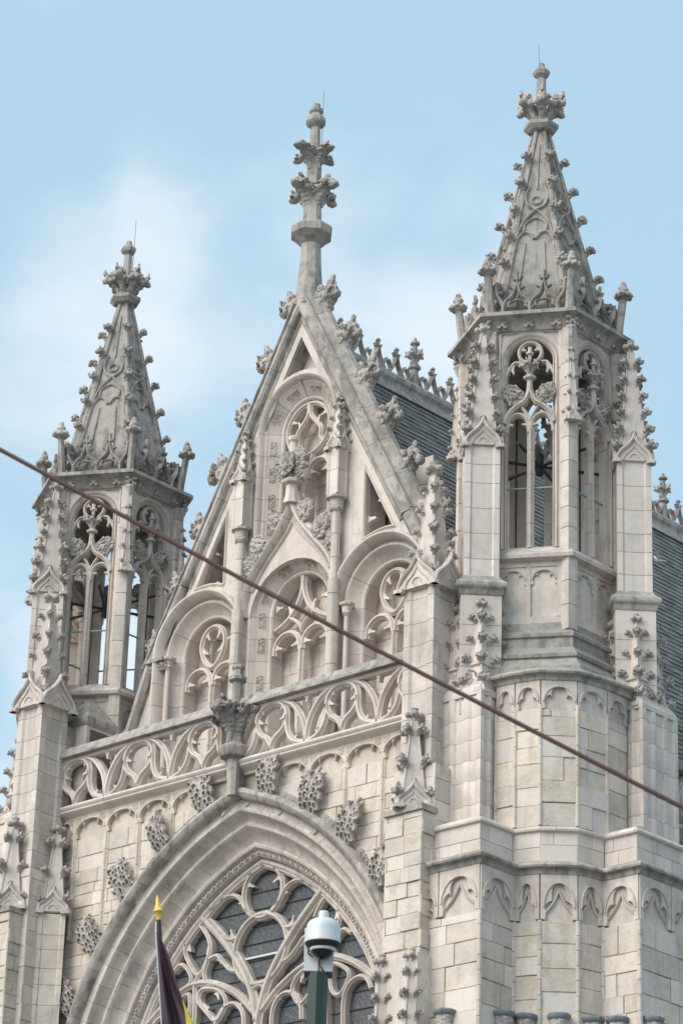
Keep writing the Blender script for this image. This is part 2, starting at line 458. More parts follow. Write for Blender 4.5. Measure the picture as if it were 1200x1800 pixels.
for sd_ in range(3): ORN['bigcrocket%d' % sd_] = remeshed('crocket', [(.36, 0, .12, .11, .10, .09), (.29, 0, .22, .10), (.18, 0, .30, .10, .11, .08), (.25, 0, .41, .055), (.15, .13, .10, .11, .07, .10), (.15, -.13, .10, .11, .07, .10), (.27, .12, .18, .09, .07, .07), (.27, -.12, .18, .09, .07, .07), (.06, .12, .26, .07), (.06, -.12, .26, .07), (.03, .13, .0, .08), (.03, -.13, .0, .08), (-.02, .1, .15, .09), (-.02, -.1, .15, .09)],
                          [((.06, 0, -.62), (.0, 0, -.25), .07, .11), ((.0, 0, -.25), (.18, 0, .14), .14, .13), ((.18, 0, .26), (.27, 0, .44), .08, .05)], .017,
                          [(.21, .17, .21, .075), (.21, -.17, .21, .075), (.34, .11, .15, .055), (.34, -.11, .15, .055), (.10, .20, .06, .06), (.10, -.20, .06, .06), (.25, .03, .31, .07), (.41, 0, .18, .05), (.03, .18, .22, .05), (.03, -.18, .22, .05), (-.02, .17, -.03, .05), (-.02, -.17, -.03, .05)], .013, nscale=9, seed=sd_)
ORN['bud'] = remeshed('bud', [(0, 0, .02, .115, .115, .05), (.10, 0, .03, .04), (-.10, 0, .03, .04), (0, .1, .03, .04), (0, -.1, .03, .04), (.07, .07, .02, .04), (-.07, .07, .02, .04), (.07, -.07, .02, .04), (-.07, -.07, .02, .04), (0, 0, .12, .07, .07, .07), (0, 0, .2, .045, .045, .06)], [((0, 0, 0), (0, 0, .24), .07, .025)], .016, (), .014)
def cluster(name, n, r, h, voxel, tiers=1):
    balls, caps, pits = [], [], []
    for i in range(n):
        a = 2*math.pi*i/n; c, s_ = math.cos(a), math.sin(a)
        caps.append(((c*r*.22, s_*r*.22, 0), (c*r*.5, s_*r*.5, h*.45), r*.13, r*.17))
        balls += [(c*r*.70, s_*r*.70, h*.62, r*.28, r*.28, r*.22), (c*r*.93, s_*r*.93, h*.52, r*.14), (c*r*.92, s_*r*.92, h*.84, r*.11), (c*r*.95, s_*r*.95, h*1.0, r*.06), (c*r*.6, s_*r*.6, h*.88, r*.15), (c*r*.45, s_*r*.45, h*.4, r*.2)]
        for e in (-1, 1):
            px_, py_ = -s_*e, c*e
            balls.append((c*r*.62+px_*r*.2, s_*r*.62+py_*r*.2, h*.5, r*.15))
            pits.append((c*r*.72+px_*r*.26, s_*r*.72+py_*r*.26, h*.66, r*.13))
        pits.append((c*r*.98, s_*r*.98, h*.68, r*.12))
    caps.append(((0, 0, 0), (0, 0, h), r*.26, r*.2))
    return remeshed(name, balls, caps, voxel*.85, pits, r*.028, nscale=5/r)
ORN['cluster6'] = cluster('leaf_cluster', 6, .40, .42, .019)
ORN['cluster4'] = cluster('leaf_cluster', 4, .62, .62, .03)
ORN['cluster4s'] = cluster('leaf_cluster', 4, .52, .36, .026)
ORN['bloom'] = cluster('leaf_cluster', 5, .19, .24, .013)
ORN['knob'] = remeshed('knob', [(.1, 0, 0, .055), (-.1, 0, 0, .055), (0, .1, 0, .055), (0, -.1, 0, .055), (0, 0, .06, .06, .06, .05), (0, 0, .1, .075, .075, .02)], [((0, 0, -.1), (0, 0, .08), .05, .05), ((-.1, 0, 0), (.1, 0, 0), .05, .05), ((0, -.1, 0), (0, .1, 0), .05, .05)], .018, (), .006)
ORN['fleuron'] = remeshed('fleuron', [(0, 0, 0, .035)] + [(.055*c, -.01, .055*s_, .038, .03, .038) for c, s_ in ((1, 1), (1, -1), (-1, 1), (-1, -1))], [((-.06, 0, -.06), (.06, 0, .06), .02, .02), ((-.06, 0, .06), (.06, 0, -.06), .02, .02)], .014, [(.06, -.04, .06, .025), (-.06, -.04, .06, .025), (.06, -.04, -.06, .025), (-.06, -.04, -.06, .025)], .008)
_lf = [(.0, .0, .11), (.09, .05, .065), (-.09, .05, .065), (.10, -.05, .06), (-.10, -.05, .06), (.04, .12, .06), (-.04, .12, .06), (.0, -.11, .06), (.06, -.10, .05), (-.06, -.10, .05)]
for sd_ in range(3): ORN['leaf%d' % sd_] = remeshed('leaf', [(x, -.02, z, r_, r_*.7, r_) for x, z, r_ in _lf], [], .0115,
                       [(x*1.05, -.02-r_*.7, z*1.05, r_*.62) for x, z, r_ in _lf[1:]] + [(0, -.09, .03, .05), (.05, -.08, -.0, .035), (-.05, -.08, -.0, .035)], .016, nscale=24, seed=sd_)
def lacy(seed):
    """openwork leaf: irregular round holes with curled rims on a lobed blade"""
    rj = random.Random(seed); hl = []
    for _ in range(900):
        x, y, r_ = rj.uniform(-.24, .24), rj.uniform(.06, .70), rj.uniform(.022, .044)
        if abs(x) < .016 + r_: continue
        if all(math.hypot(x-a, y-b_) > r_ + q + .017 for a, b_, q in hl): hl.append((x, y, r_))
    ph = rj.uniform(0, 6)
    def inside(u, v):
        x, y = u*.28, v*.78
        half = .10 + .17*math.sin(min(1, (v+.08)*.98)*math.pi*.93)**.7
        half *= 1 + .13*math.sin(v*27+ph+(1.7 if u > 0 else 0))
        if v > .86: half = min(half, (1.0-v)*.75)
        if abs(x) > half: return False
        return all(math.hypot(x-a, y-b_) > r_ for a, b_, r_ in hl)
    def height(u, v):
        x, y = u*.28, v*.78
        d = min(abs(math.hypot(x-a, y-b_)-r_-.008) for a, b_, r_ in hl)
        return .13*math.sin(v*2.9) + .03*math.exp(-(d/.012)**2) + .03*math.exp(-(x/.02)**2) + .05*abs(u)
    return inside, height
for sd_ in range(3):
    fi, fh = lacy(sd_+5)
    ORN['hoodleaf%d' % sd_] = pierced('hood_leaf', fi, fh, 38, 52, .56, .80, .07, M['carved'])
random.seed(3)
dots = [(random.uniform(-.8, .8), (i+.6)/17+random.uniform(-.015, .015), random.uniform(.2, .34)) for i in range(16) for _ in range(1)] + [((.62 if i % 2 else -.62), (i+.5)/13, .22) for i in range(13)]
ORN['panel'] = pierced('carved_panel', lambda u, v: all(math.hypot(u-x, (v-y)*4.6) > r_ for x, y, r_ in dots), lambda u, v: 0.02*math.sin(u*7+v*25), 14, 34, 1, 1, .03, M['stone'])
def carved_band(mb, c, r, h, n=26, k=6):
    for j in range(1):
        vs = []; fs = []
        for q in range(k+1):
            for i in range(n):
                a = 2*math.pi*i/n
                rr = r*(1 + .12*(q/k)) + (.16*r*math.sin(i*math.pi*2*5/n + q*1.9)*math.sin(q*1.35+.6) if 0 < q < k else 0)
                vs.append((c[0]+rr*math.sin(a), c[1]-rr*math.cos(a), c[2]+h*q/k))
        for q in range(k):
            for i in range(n):
                fs.append((q*n+i, q*n+(i+1) % n, (q+1)*n+(i+1) % n, (q+1)*n+i))
        fs += [tuple(range(n-1, -1, -1)), tuple(k*n+i for i in range(n))]
        mb.add(vs, fs)

# ---------------------------------------------------------------- ashlar
QUARRY = []      # (size, thing, parent, frame, polygon, depth, material)
def ashlar(thing, parent, F, a0, a1, z0, z1, d=.0, course=.30, ln=(.34, .62), mt_='stone', clip=None, t=.045, rough=.006, weight=1.0, new=.0, first=None):
    z = z0; k = 0
    while z < z1 - .02:
        h = course*random.uniform(.82, 1.16)
        if z + h > z1 - .1: h = z1 - z
        lo, hi = a0, a1
        rows = [(lo, hi, lo, hi)] if clip is None else clip(z, z+h, a0, a1)
        for l0, r0, l1, r1 in rows:
            lo_, hi_ = min(l0, l1), max(r0, r1)
            if hi_ - lo_ < .05: continue
            cuts = [lo_]; x = lo_ + (random.uniform(.25, 1)*ln[1] if first is None else first[k % len(first)])
            while x < hi_ - ln[0]*.55:
                cuts.append(x); x += random.uniform(*ln)
            cuts.append(hi_)
            for c0, c1 in zip(cuts[:-1], cuts[1:]):
                g = .0025
                bl, br, tl, tr = max(c0, l0)+g, min(c1, r0)-g, max(c0, l1)+g, min(c1, r1)-g
                okb, okt = br-bl > .015, tr-tl > .015
                if not okb and not okt: continue
                if okb and okt: q = [(bl, z+g), (br, z+g), (tr, z+h-g), (tl, z+h-g)]
                elif okb: q = [(bl, z+g), (br, z+g), ((bl if abs(bl-c0) < .02 else br), z+h*.8)]
                else: q = [((tl if abs(tl-c0) < .02 else tr), z+h*.2), (tr, z+h-g), (tl, z+h-g)]
                q = [(a+random.uniform(-rough, rough)*.4, b_+random.uniform(-rough, rough)*.4) for a, b_ in q]
                mm = mt_
                if new and random.random() < new: mm = 'fine'
                QUARRY.append(((c1-c0)*h*weight, thing, parent, F, q, d, t, d + random.uniform(-rough, rough)*1.6, mm, random.choice((.006, .009, .013, .018)) if mm == 'old' else random.uniform(.003, .007)))
        z += h; k += 1
def lay_stones(limit=300):
    things = {}
    for e in QUARRY: things.setdefault(e[1].name, []).append(e)
    for nm, lst in things.items():
        lst.sort(key=lambda e: -e[0])
        for e in lst[:limit]:
            MB().stone(e[3], e[4], e[5]-e[6], e[7], e[9]).obj('stone', M[e[8]], e[2], 0)
        rest = {}
        for e in lst[limit:]: rest.setdefault((e[2].name, e[8]), []).append(e)
        for (pn, mn), es in rest.items():
            mb = MB()
            for e in es: mb.stone(e[3], e[4], e[5]-e[6], e[7], e[9])
            mb.obj('small_stones', M[mn], es[0][2], 0)['kind'] = 'stuff'

# ---------------------------------------------------------------- shared builders for gothic parts
def trefoil(a, z, W, H):
    """outline of a trefoil head over an opening of width W, springing at z, from right foot to left foot"""
    return [(a+p, z+q) for p, q in [(W/2, 0)] + arc(W*.24, H*.30, W*.26, -30, 78, 5) + arc(0, H*.64, W*.27, -22, 202, 9, H*.36) + arc(-W*.24, H*.30, W*.26, 102, 210, 5) + [(-W/2, 0)]]
def head_plate(mb, F, a0, a1, zb, zt, m_, d0, d1, H=None):
    a = (a0+a1)/2; W = a1-a0-2*m_; H = H or (zt-zb)*.82
    mb.slab(F, [(a0, zb), (a0+m_*.0+1e-3, zt), (a1-1e-3, zt), (a1, zb)] + trefoil(a, zb, W, H), d0, d1)
    mb.sweep(F, arc(a, zb+H*.32, W*.5+m_*.35, 0, 180, 14, H*.66), [(-.018, d1-.02), (-.010, d1+.022), (.010, d1+.022), (.018, d1-.02)])
def ogee_pts(w_, h, n=6):
    half = spline([(w_, 0), (w_*.97, h*.16), (w_*.78, h*.36), (w_*.38, h*.60), (w_*.12, h*.82), (0, h)], n)
    return half
def gablet(mb, F, w_, h, d):
    half = ogee_pts(w_, h, 4)
    outl = half + [(-a, z) for a, z in reversed(half[:-1])]
    mb.slab(F, outl, -.06, d*.45)
    pr = [(-.030, d*.2), (-.026, d), (.0, d*1.25), (.026, d), (.030, d*.2)]
    mb.sweep(F, outl, pr)
    k = [(a*.62, z*.62 + h*.02) for a, z in outl]
    mb.sweep(F, k, [(-.012, d*.4), (-.008, d*.75), (.008, d*.75), (.012, d*.4)])
    mb.sweep(F, arc(0, h*.12, w_*.24, 0, 180, 8), [(-.010, d*.4), (-.006, d*.7), (.006, d*.7), (.010, d*.4)])
    for e in (-1, 1): mb.box(F, e*w_-.05, e*w_+.05, -.05, .015, -.08, d*1.5)
def pinnacle(T, c, z0, z1, side, rot=0.0, ncr=4, crs=1.0, mt_='stone', faces=(0, 1, 2, 3), gw=.56, gh=.95, knob=1.0, name='pinnacle', pf=.80):
    """square spirelet with gablets at its foot; crockets and a knob are its children"""
    mb = MB(); hd = side/math.sqrt(2); zt = z1 - .20*knob; zb = z0 + side*.1
    mb.lathe((c[0], c[1]), [(hd*.93, z0-.02), (hd*.93, zb), (hd*pf, zb+.05+(.93-pf)*side*.5), (.062*knob, zt)], 4, R(45)+rot)
    for k in faces:
        a = rot + R(90*k); n = Vector((math.sin(a), -math.cos(a), 0)); u = Vector((math.cos(a), math.sin(a), 0))
        gablet(mb, Fr(Vector((c[0], c[1], z0)) + n*(side/2-.01), u, (0, 0, 1), n), side*gw, side*gh, .06*side/.6)
    for k in range(4):
        a = rot + R(45+90*k)
        p0 = Vector((c[0]+math.sin(a)*hd*pf, c[1]-math.cos(a)*hd*pf, zb+.05)); p1 = Vector((c[0]+math.sin(a)*.06*knob, c[1]-math.cos(a)*.06*knob, zt))
        mb.tube([p0, p1], .03*crs, .018*crs, 5)
    o = mb.obj(name, M[mt_], T, 18)
    for k in range(4):
        a = rot + R(45+90*k)
        for i in range(ncr):
            f = .07 + .80*i/max(1, ncr-1) if ncr > 1 else .4
            rr = hd*pf + (.06*knob - hd*pf)*f
            s_ = crs*(1.05 - .22*f)*random.uniform(.86, 1.14)
            put('crocket', ORN['crocket'], o, TRS((c[0]+math.sin(a)*(rr-.01), c[1]-math.cos(a)*(rr-.01), zb+.05+(zt-zb-.05)*f), a-math.pi/2+random.uniform(-.12, .12), s_))
    for k in faces:
        a = rot + R(90*k)
        put('fleuron', ORN['leaf'], o, TRS((c[0]+math.sin(a)*(side*.47), c[1]-math.cos(a)*(side*.47), z0+side*gh*1.06), a, .42*crs*side/.6))
        for e in (-1, 1):
            b_ = a + e*.62
            put('leaf', ORN['leaf'], o, TRS((c[0]+math.sin(b_)*side*.60, c[1]-math.cos(b_)*side*.60, z0+side*.42), a, .40*crs*side/.6))
    put('knob', ORN['knob'], o, TRS((c[0], c[1], z1-.09*knob), rot, 1.0*knob))
    return o
def drums(T, poly, z0, z1, h, mt_='stone', name='stone', gap=.005, bev=.006):
    z = z0
    while z < z1 - .02:
        hh = h*random.uniform(.8, 1.2)
        if z + hh > z1 - h*.45: hh = z1 - z
        mb = MB(); n = len(poly); cx = sum(p[0] for p in poly)/n; cy = sum(p[1] for p in poly)/n
        k = 1 - bev*1.2/max(.1, math.hypot(poly[0][0]-cx, poly[0][1]-cy))
        ins = [(cx+(x-cx)*k, cy+(y-cy)*k) for x, y in poly]
        vs = []
        for pl, zz in ((ins, z+gap/2), (poly, z+gap/2+bev), (poly, z+hh-gap/2-bev), (ins, z+hh-gap/2)): vs += [(x, y, zz) for x, y in pl]
        fs = [tuple(range(n-1, -1, -1)), tuple(3*n+i for i in range(n))]
        for q in range(3): fs += [(q*n+i, q*n+(i+1) % n, (q+1)*n+(i+1) % n, (q+1)*n+i) for i in range(n)]
        mb.add(vs, fs); mb.obj(name, M[mt_], T, 30)
        z += hh
def rot_square(c, side, rot, recess=.0, band=.16):
    h = side/2; pts = []
    for k in range(4):
        a = rot + R(90*k); n = (math.sin(a), -math.cos(a)); u = (math.cos(a), math.sin(a))
        loc = [(-h, h)] if not recess else [(-h, h), (-h+band*side, h), (-h+band*side+recess, h-recess), (h-band*side-recess, h-recess), (h-band*side, h)]
        pts += [(c[0]+u[0]*a_+n[0]*d_, c[1]+u[1]*a_+n[1]*d_) for a_, d_ in loc]
    return pts
def string_course(T, path, z, prof, mt_='coping', name='string_course', seg=.8):
    """horizontal moulding along a plan polyline (outside on the right)"""
    return ribs(name, M[mt_], T, plan(z), path, [(-o_, d) for o_, d in prof], seg, True)

# ---------------------------------------------------------------- turret (built once, the other is its mirror copy)
def build_turret(T):
    A, Cc = (-.05, -1.55), (1.58, .58)
    bow = [(.83, -1.64), (1.24, -1.50), (1.69, -1.09), (1.80, -.58)]
    st1 = [(-.85, -2.52), (.85, -2.52)] + bow + [(2.52, -.58), (2.52, 1.1)]
    base = [(-.85, -2.43), (.76, -2.43), (.76, -1.60)] + [(1.22, -1.47), (1.66, -1.07), (1.76, -.48)] + [(2.41, -.48), (2.41, 1.1)]
    st2 = [(-.85, -1.62), (-.53, -1.62), (-.53, -2.05), (.43, -2.05), (.43, -1.66), (.81, -1.63), (1.24, -1.50), (1.68, -1.08), (1.80, -.45), (1.80, .10), (2.10, .10), (2.10, 1.1)]
    def solid(pl, z0, z1, ins=.046):
        q = []
        for i, p in enumerate(pl):
            d = []
            if i > 0: d.append((Vector(p)-Vector(pl[i-1])).normalized())
            if i < len(pl)-1: d.append((Vector(pl[i+1])-Vector(p)).normalized())
            ns = [Vector((-k.y, k.x)) for k in d]
            mm = sum(ns, Vector((0, 0))).normalized(); mm /= max(.4, mm.dot(ns[0]))
            q.append((p[0]+mm.x*ins, p[1]+mm.y*ins))
        MB().slab(plan(0), q + [(-.80, 1.12)], z0, z1).obj('wall_core', M['mortar'], T, 0)
    lower = MB().slab(plan(0), st1 + [(2.45, 1.12), (-.84, 1.12)], -.4, 12.6).obj('lower_shaft', M['stone'], T, 0)
    # ashlar of the three storeys
    for p, q in zip(st1[:-1], st1[1:]):
        F, L = wallframe(p, q)
        ashlar(T, T, F, 0, L, 12.6, 15.52, .0, .355, (.42, .75), 'old', rough=.008, new=.35)
        mb = MB(); n = max(1, round(L/.78)) if L < 1.5 else 2
        for i in range(n):
            head_plate(mb, F, L*i/n+.01, L*(i+1)/n-.01, 15.55, 16.33, .07, -.05, .015, .62)
            mb.box(F, L*i/n+.08, L*(i+1)/n-.08, 15.52, 16.25, -.1, -.042)
            a = L*(i+.5)/n; w_ = L/n
            mb.sweep(F, spline([(a-w_*.36, 15.66), (a-w_*.15, 15.82), (a, 16.02)], 4), tprof(.035, -.04, .01))
            mb.sweep(F, spline([(a+w_*.36, 15.66), (a+w_*.15, 15.82), (a, 16.02)], 4), tprof(.035, -.04, .01))
        mb.obj('blind_arcade', M['stone'], T)
        for a in (0.0, L):
            mb = MB()
            for z in range(12): mb.tube([F(a, 12.6+z*.245, -.005), F(a, 12.6+z*.245+.238, -.005)], .038, n=8)
            mb.obj('angle_shaft', M['stone'], T)
    for p, q in zip(base[:-1], base[1:]):
        F, L = wallframe(p, q)
        ashlar(T, T, F, 0, L, 16.52, 17.02, .0, .25, (.4, .7), 'fine', rough=.002)
    for i, (p, q) in enumerate(zip(st2[:-1], st2[1:])):
        F, L = wallframe(p, q)
        if L < .12: continue
        if i in (1, 2, 3, 9, 10): continue
        ashlar(T, T, F, 0, L, 17.1, 19.12, .0, .36, (.42, .7), 'old', rough=.010, new=.28)
        mb = MB()
        head_plate(mb, F, .01, L-.01, 19.12, 19.66, .05, -.05, .012, .40)
        mb.box(F, .05, L-.05, 19.1, 19.6, -.1, -.042)
        mb.obj('blind_arcade', M['stone'], T)
        mb = MB()
        for z in range(6): mb.tube([F(0, 17.12+z*.345, -.01), F(0, 17.12+z*.345+.338, -.01)], .034, n=8)
        mb.obj('angle_shaft', M['old'], T)
    def fluted(x0, x1, y0, y1):
        """plan of a square shaft with hollows and rolls on its front and right faces"""
        def run(p, q):
            u = (Vector(q)-Vector(p)); L = u.length; u /= L; n = Vector((u.y, -u.x)); o_ = []
            for f, d in ((.0, 0), (.10, 0), (.13, -.03), (.24, -.035), (.27, -.01), (.33, .005), (.39, -.01), (.42, -.04), (.58, -.04), (.61, -.01), (.67, .005), (.73, -.01), (.76, -.035), (.87, -.03), (.90, 0)): o_.append(tuple(Vector(p)+u*L*f+n*d))
            return o_
        return run((x0, y0), (x1, y0)) + run((x1, y0), (x1, y1)) + [(x1, y1), (x0, y1)]
    drums(T, fluted(-.53, .43, -2.05, -1.3), 17.08, 19.42, .40, 'fine')
    drums(T, fluted(1.45, 2.12, .10, 1.08), 17.08, 19.42, .40, 'fine')
    for x0, x1, y0, y1, c in ((-.53, .43, -2.05, -1.3, A), (1.45, 2.12, .10, 1.08, Cc)):
        # broach from the square shaft to the diagonal block
        q = [(x0, y0), (x1, y0), (x1, y1), (x0, y1)]
        vs = [(x_, y_, 19.42) for x_, y_ in q] + [(x_, y_, 19.50) for x_, y_ in q] + [(c[0]+(x_-c[0])*.45, c[1]+(y_-c[1])*.45, 20.0) for x_, y_ in q]
        MB().add(vs, [(3, 2, 1, 0)] + [(i, (i+1) % 4, 4+(i+1) % 4, 4+i) for i in range(4)] + [(4+i, 4+(i+1) % 4, 8+(i+1) % 4, 8+i) for i in range(4)] + [(8, 9, 10, 11)]).obj('broach', M['fine'], T, 0)
    hood = [(0, -.13), (.03, -.125), (.05, -.06), (.085, -.03), (.13, -.03), (.145, .0), (.13, .035), (.05, .085), (-.06, .12), (-.06, -.13)]
    string_course(T, st1, 16.42, hood)
    string_course(T, base, 17.06, [(0, -.05), (.05, -.03), (.06, .0), (.02, .05), (-.06, .10), (-.2, .12), (-.2, -.05)], 'fine', 'base_moulding')
    st2s = [(-.85, -1.62), (-.53, -1.62)]
    string_course(T, [(-.85, -1.72), (-.42, -1.72)], 19.74, hood)
    string_course(T, [(.40, -1.66), (.81, -1.63), (1.24, -1.50), (1.68, -1.08), (1.80, -.45), (1.86, .2)], 19.74, hood)
    # weathered slopes up to the six-sided pedestal
    MB().lathe((0, 0), [(1.95, 19.70), (1.95, 19.80), (1.88, 19.86), (1.86, 19.98), (1.80, 20.02), (1.70, 20.16), (1.74, 20.18), (1.75, 20.24), (1.68, 20.28), (1.56, 20.40), (1.54, 20.58), (1.58, 20.60), (1.58, 20.66), (1.46, 20.76), (1.42, 20.90)], 6, 0).obj('weathered_slope', M['coping'], T, 15)
    # pedestal with blind panels
    MB().lathe((0, 0), [(1.36, 20.6), (1.36, 22.1)], 6, 0).obj('pedestal', M['stone'], T)
    F0 = hexface(0, 1.36*.866)
    mb = MB(); mb.box(F0, -.60, .60, 20.86, 21.02, -.02, .05); mb.box(F0, -.60, .60, 21.94, 22.06, -.02, .05)
    for e in (-1, 1): mb.box(F0, e*.545-.055, e*.545+.055, 21.0, 21.95, -.02, .05)
    mb.box(F0, -.035, .035, 21.0, 21.95, -.02, .045)
    for a0, a1 in ((-.50, -.03), (.03, .50)): head_plate(mb, F0, a0, a1, 21.62, 21.945, .04, -.02, .03, .27)
    pm = mb.mesh('blind_panel', M['stone'])
    for k in range(6): put('blind_panel', pm, T, Matrix.Rotation(R(60*k), 4, 'Z'))
    # sill
    MB().lathe((0, 0), [(1.42, 22.02), (1.56, 22.06), (1.58, 22.12), (1.50, 22.20), (1.30, 22.34), (1.15, 22.34)], 6, 0).obj('sill', M['stone'], T)
    # lantern corner posts
    for k in range(6):
        a = R(60*k); c = (math.sin(a)*1.36, -math.cos(a)*1.36)
        poly = []
        for q in range(8):
            b_ = a + R(22.5+45*q); rr = .15 if q % 2 else .125
            poly.append((c[0]+math.sin(b_)*rr, c[1]-math.cos(b_)*rr))
        drums(T, poly, 20.75 if k in (0, 1, 2, 5) else 22.2, 26.44, .46, 'stone', 'post_stone')
        if k not in (0, 2):
            pinnacle(T, (math.sin(a)*1.50, -math.cos(a)*1.50), 24.62, 26.02, .19, a, 4, .42, 'stone', (3, 0, 1), knob=.5, name='pilaster_pinnacle')
    # lantern bays
    Fl = hexface(0, 1.36*.866 - .02)
    mb = MB()
    sp = [(-.56, 25.80), (-.56, 26.46), (.56, 26.46), (.56, 25.80), (.43, 25.80)] + arc(0, 25.88, .43, 0, 180, 16) + [(-.43, 25.80)]
    mb.slab(Fl, sp, -.12, .02)
    mb.sweep(Fl, [(.43, 22.3), (.43, 25.88)] + arc(0, 25.88, .43, 0, 180, 16)[1:] + [(-.43, 22.3)], [(.035, -.15), (.03, .0), (.01, .03), (.0, .0), (-.03, .045), (-.05, .07), (-.07, .03), (-.09, .04), (-.13, .05), (-.13, -.15)])
    mb.sweep(Fl, [(-.53, 25.7), (-.53, 26.43), (.53, 26.43), (.53, 25.7)], [(-.03, .0), (-.02, .06), (.02, .06), (.03, .0)])
    fm = mb.mesh('lantern_bay', M['stone'], 24)
    mb = MB()
    for i in range(5): mb.sweep(Fl, [(.01, 22.32+i*.46), (.01, 22.32+(i+1)*.46-.006)], tprof(.125, -.13, .03))
    mul_ = mb.mesh('mullion', M['stone'])
    mb = MB()
    for e in (-1, 1):
        c = e*.215
        mb.sweep(Fl, [(c+.20, 24.50)] + arc(c, 24.62, .19, 0, 180, 10, .24) + [(c-.20, 24.50)], tprof(.075, -.12, .03))
        cusp(mb, Fl, c+.16, 24.66, 180, .09, .035, -.08, .0); cusp(mb, Fl, c-.16, 24.66, 0, .09, .035, -.08, .0)
        og = spline([(e*.44, 24.66), (e*.40, 24.80), (e*.27, 24.97), (e*.11, 25.08), (e*.03, 25.22), (0, 25.36)], 5)
        mb.sweep(Fl, og, tprof(.095, -.12, .09))
        mb.sweep(Fl, spline([(0, 24.70), (e*.06, 24.86), (e*.14, 24.98)], 4), tprof(.06, -.10, .03))
        # head tracery under the arch
        mb.sweep(Fl, spline([(e*.42, 25.62), (e*.30, 25.84), (e*.20, 25.86)], 4), tprof(.06, -.1, .02))
        cusp(mb, Fl, e*.33, 25.76, 250 if e > 0 else 290, .13, .045, -.08, .0)
    mb.sweep(Fl, [(0, 24.60), (0, 24.80)], tprof(.12, -.12, .03))
    mb.sweep(Fl, arc(0, 26.04, .20, -60, 240, 18), tprof(.06, -.10, .03))
    for a in (30, 150): cusp(mb, Fl, .15*math.cos(R(a)), 26.04+.15*math.sin(R(a)), a+180, .07, .035, -.07, .0)
    mb.lathe(Fl(0, 0, .03), [(.055, 25.28), (.05, 25.48), (.11, 25.51), (.115, 25.545), (.06, 25.58), (.05, 25.7)], 8)
    mb.lathe(Fl(0, 0, .03), [(.03, 25.88), (.03, 25.97), (.07, 25.99), (.07, 26.02), (.035, 26.04), (.04, 26.12)], 8)
    tm = mb.mesh('ogee_tracery', M['stone'])
    mb = MB(); mb.box(Fl, -.45, .45, 23.455, 23.48, -.10, -.07); barm = mb.mesh('tie_bar', M['copper'])
    mb = MB(); mb.box(Fl, -.45, .45, 22.95, 22.975, -.10, -.07); barm2 = mb.mesh('tie_bar', M['iron'])
    for k in range(6):
        rm = Matrix.Rotation(R(60*k), 4, 'Z')
        bay = put('lantern_bay', fm, T, rm)
        put('mullion', mul_, bay); put('ogee_tracery', tm, bay)
        put('tie_bar', barm, bay)
        put('leaf_cluster', ORN['bloom'], bay, Matrix.Translation(Fl(0, 25.62, .05)))
        for e in (-1, 1):
            put('leaf', ORN['leaf'], bay, Matrix.Translation(Fl(e*.29, 25.20, .04)) @ Matrix.Rotation(R(30), 4, 'Z') @ Matrix.Rotation(R(40*e), 4, 'Y') @ Matrix.Diagonal((1.1, 1.0, 1.2, 1)))
    # roof of the lantern chamber, cross irons
    MB().lathe((0, 0), [(1.30, 26.38), (1.30, 26.5)], 6, 0).obj('ceiling', M['dark'], T)
    mb = MB()
    for k in range(3):
        a = R(60*k+20)
        mb.tube([(math.sin(a)*1.2, -math.cos(a)*1.2, 24.30), (-math.sin(a)*1.2, math.cos(a)*1.2, 24.42)], .03, n=5)
    mb.lathe((0, 0), [(.07, 24.2), (.07, 24.6)], 8); mb.obj('cross_irons', M['iron'], T)
    # cornice
    MB().lathe((0, 0), [(1.36, 26.42), (1.45, 26.43), (1.48, 26.47), (1.52, 26.57), (1.60, 26.63), (1.69, 26.66), (1.69, 26.73), (1.55, 26.79), (1.2, 26.84)], 6, 0).obj('cornice', M['coping'], T)
    for k in range(6):
        F = hexface(k, 1.48*.866 + .005); ang = R(30+60*k)
        for a in (-.48, 0, .48): put('fleuron', ORN['fleuron'], T, Matrix.Translation(F(a, 26.545, .02)) @ Matrix.Rotation(ang, 4, 'Z') @ Matrix.Diagonal((1.0, .9, .85, 1)))
        b_ = R(60*k)
        put('fleuron', ORN['fleuron'], T, TRS((math.sin(b_)*1.53, -math.cos(b_)*1.53, 26.53), b_, (1.35, 1.3, 1.0)))
        MB().lathe((math.sin(b_)*1.49, -math.cos(b_)*1.49), [(.015, 26.24), (.05, 26.30), (.065, 26.37), (.09, 26.40), (.09, 26.44), (.05, 26.46)], 8).obj('corbel', M['stone'], T)
    # spire
    zb, zt, rb, rtp = 26.80, 31.16, 1.22, .13
    sp = MB().lathe((0, 0), [(rb, zb), (rtp, zt)], 6, 0)
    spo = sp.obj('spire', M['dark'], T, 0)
    for k in range(6):
        a = R(60*k); mb = MB()
        for off, rr in ((0, .055), (.05, .025), (-.05, .025)):
            t_ = Vector((math.cos(a), math.sin(a), 0))*off
            P0 = Vector((math.sin(a)*rb, -math.cos(a)*rb, zb)) + t_; P1 = Vector((math.sin(a)*(rtp+.01), -math.cos(a)*(rtp+.01), zt)) + t_*.5
            for i in range(6): mb.tube([P0.lerp(P1, i/6), P0.lerp(P1, (i+1)/6 - .002)], rr*(1-.4*i/6), rr*(1-.4*(i+1)/6), 6)
        mb.obj('spire_rib', M['dark'], spo)
        for z in (27.40, 28.0, 28.61, 29.23, 29.85, 30.48):
            f = (z-zb)/(zt-zb); rr = rb + (rtp-rb)*f + .02
            put('crocket', ORN['crocket'], spo, TRS((math.sin(a)*rr, -math.cos(a)*rr, z-.03), a-math.pi/2, random.uniform(.92, 1.08)*(1.1-.15*f)))
    # blind tracery on the spire faces
    ap = rb*.866; sl = (rb-rtp)*.866/(zt-zb)
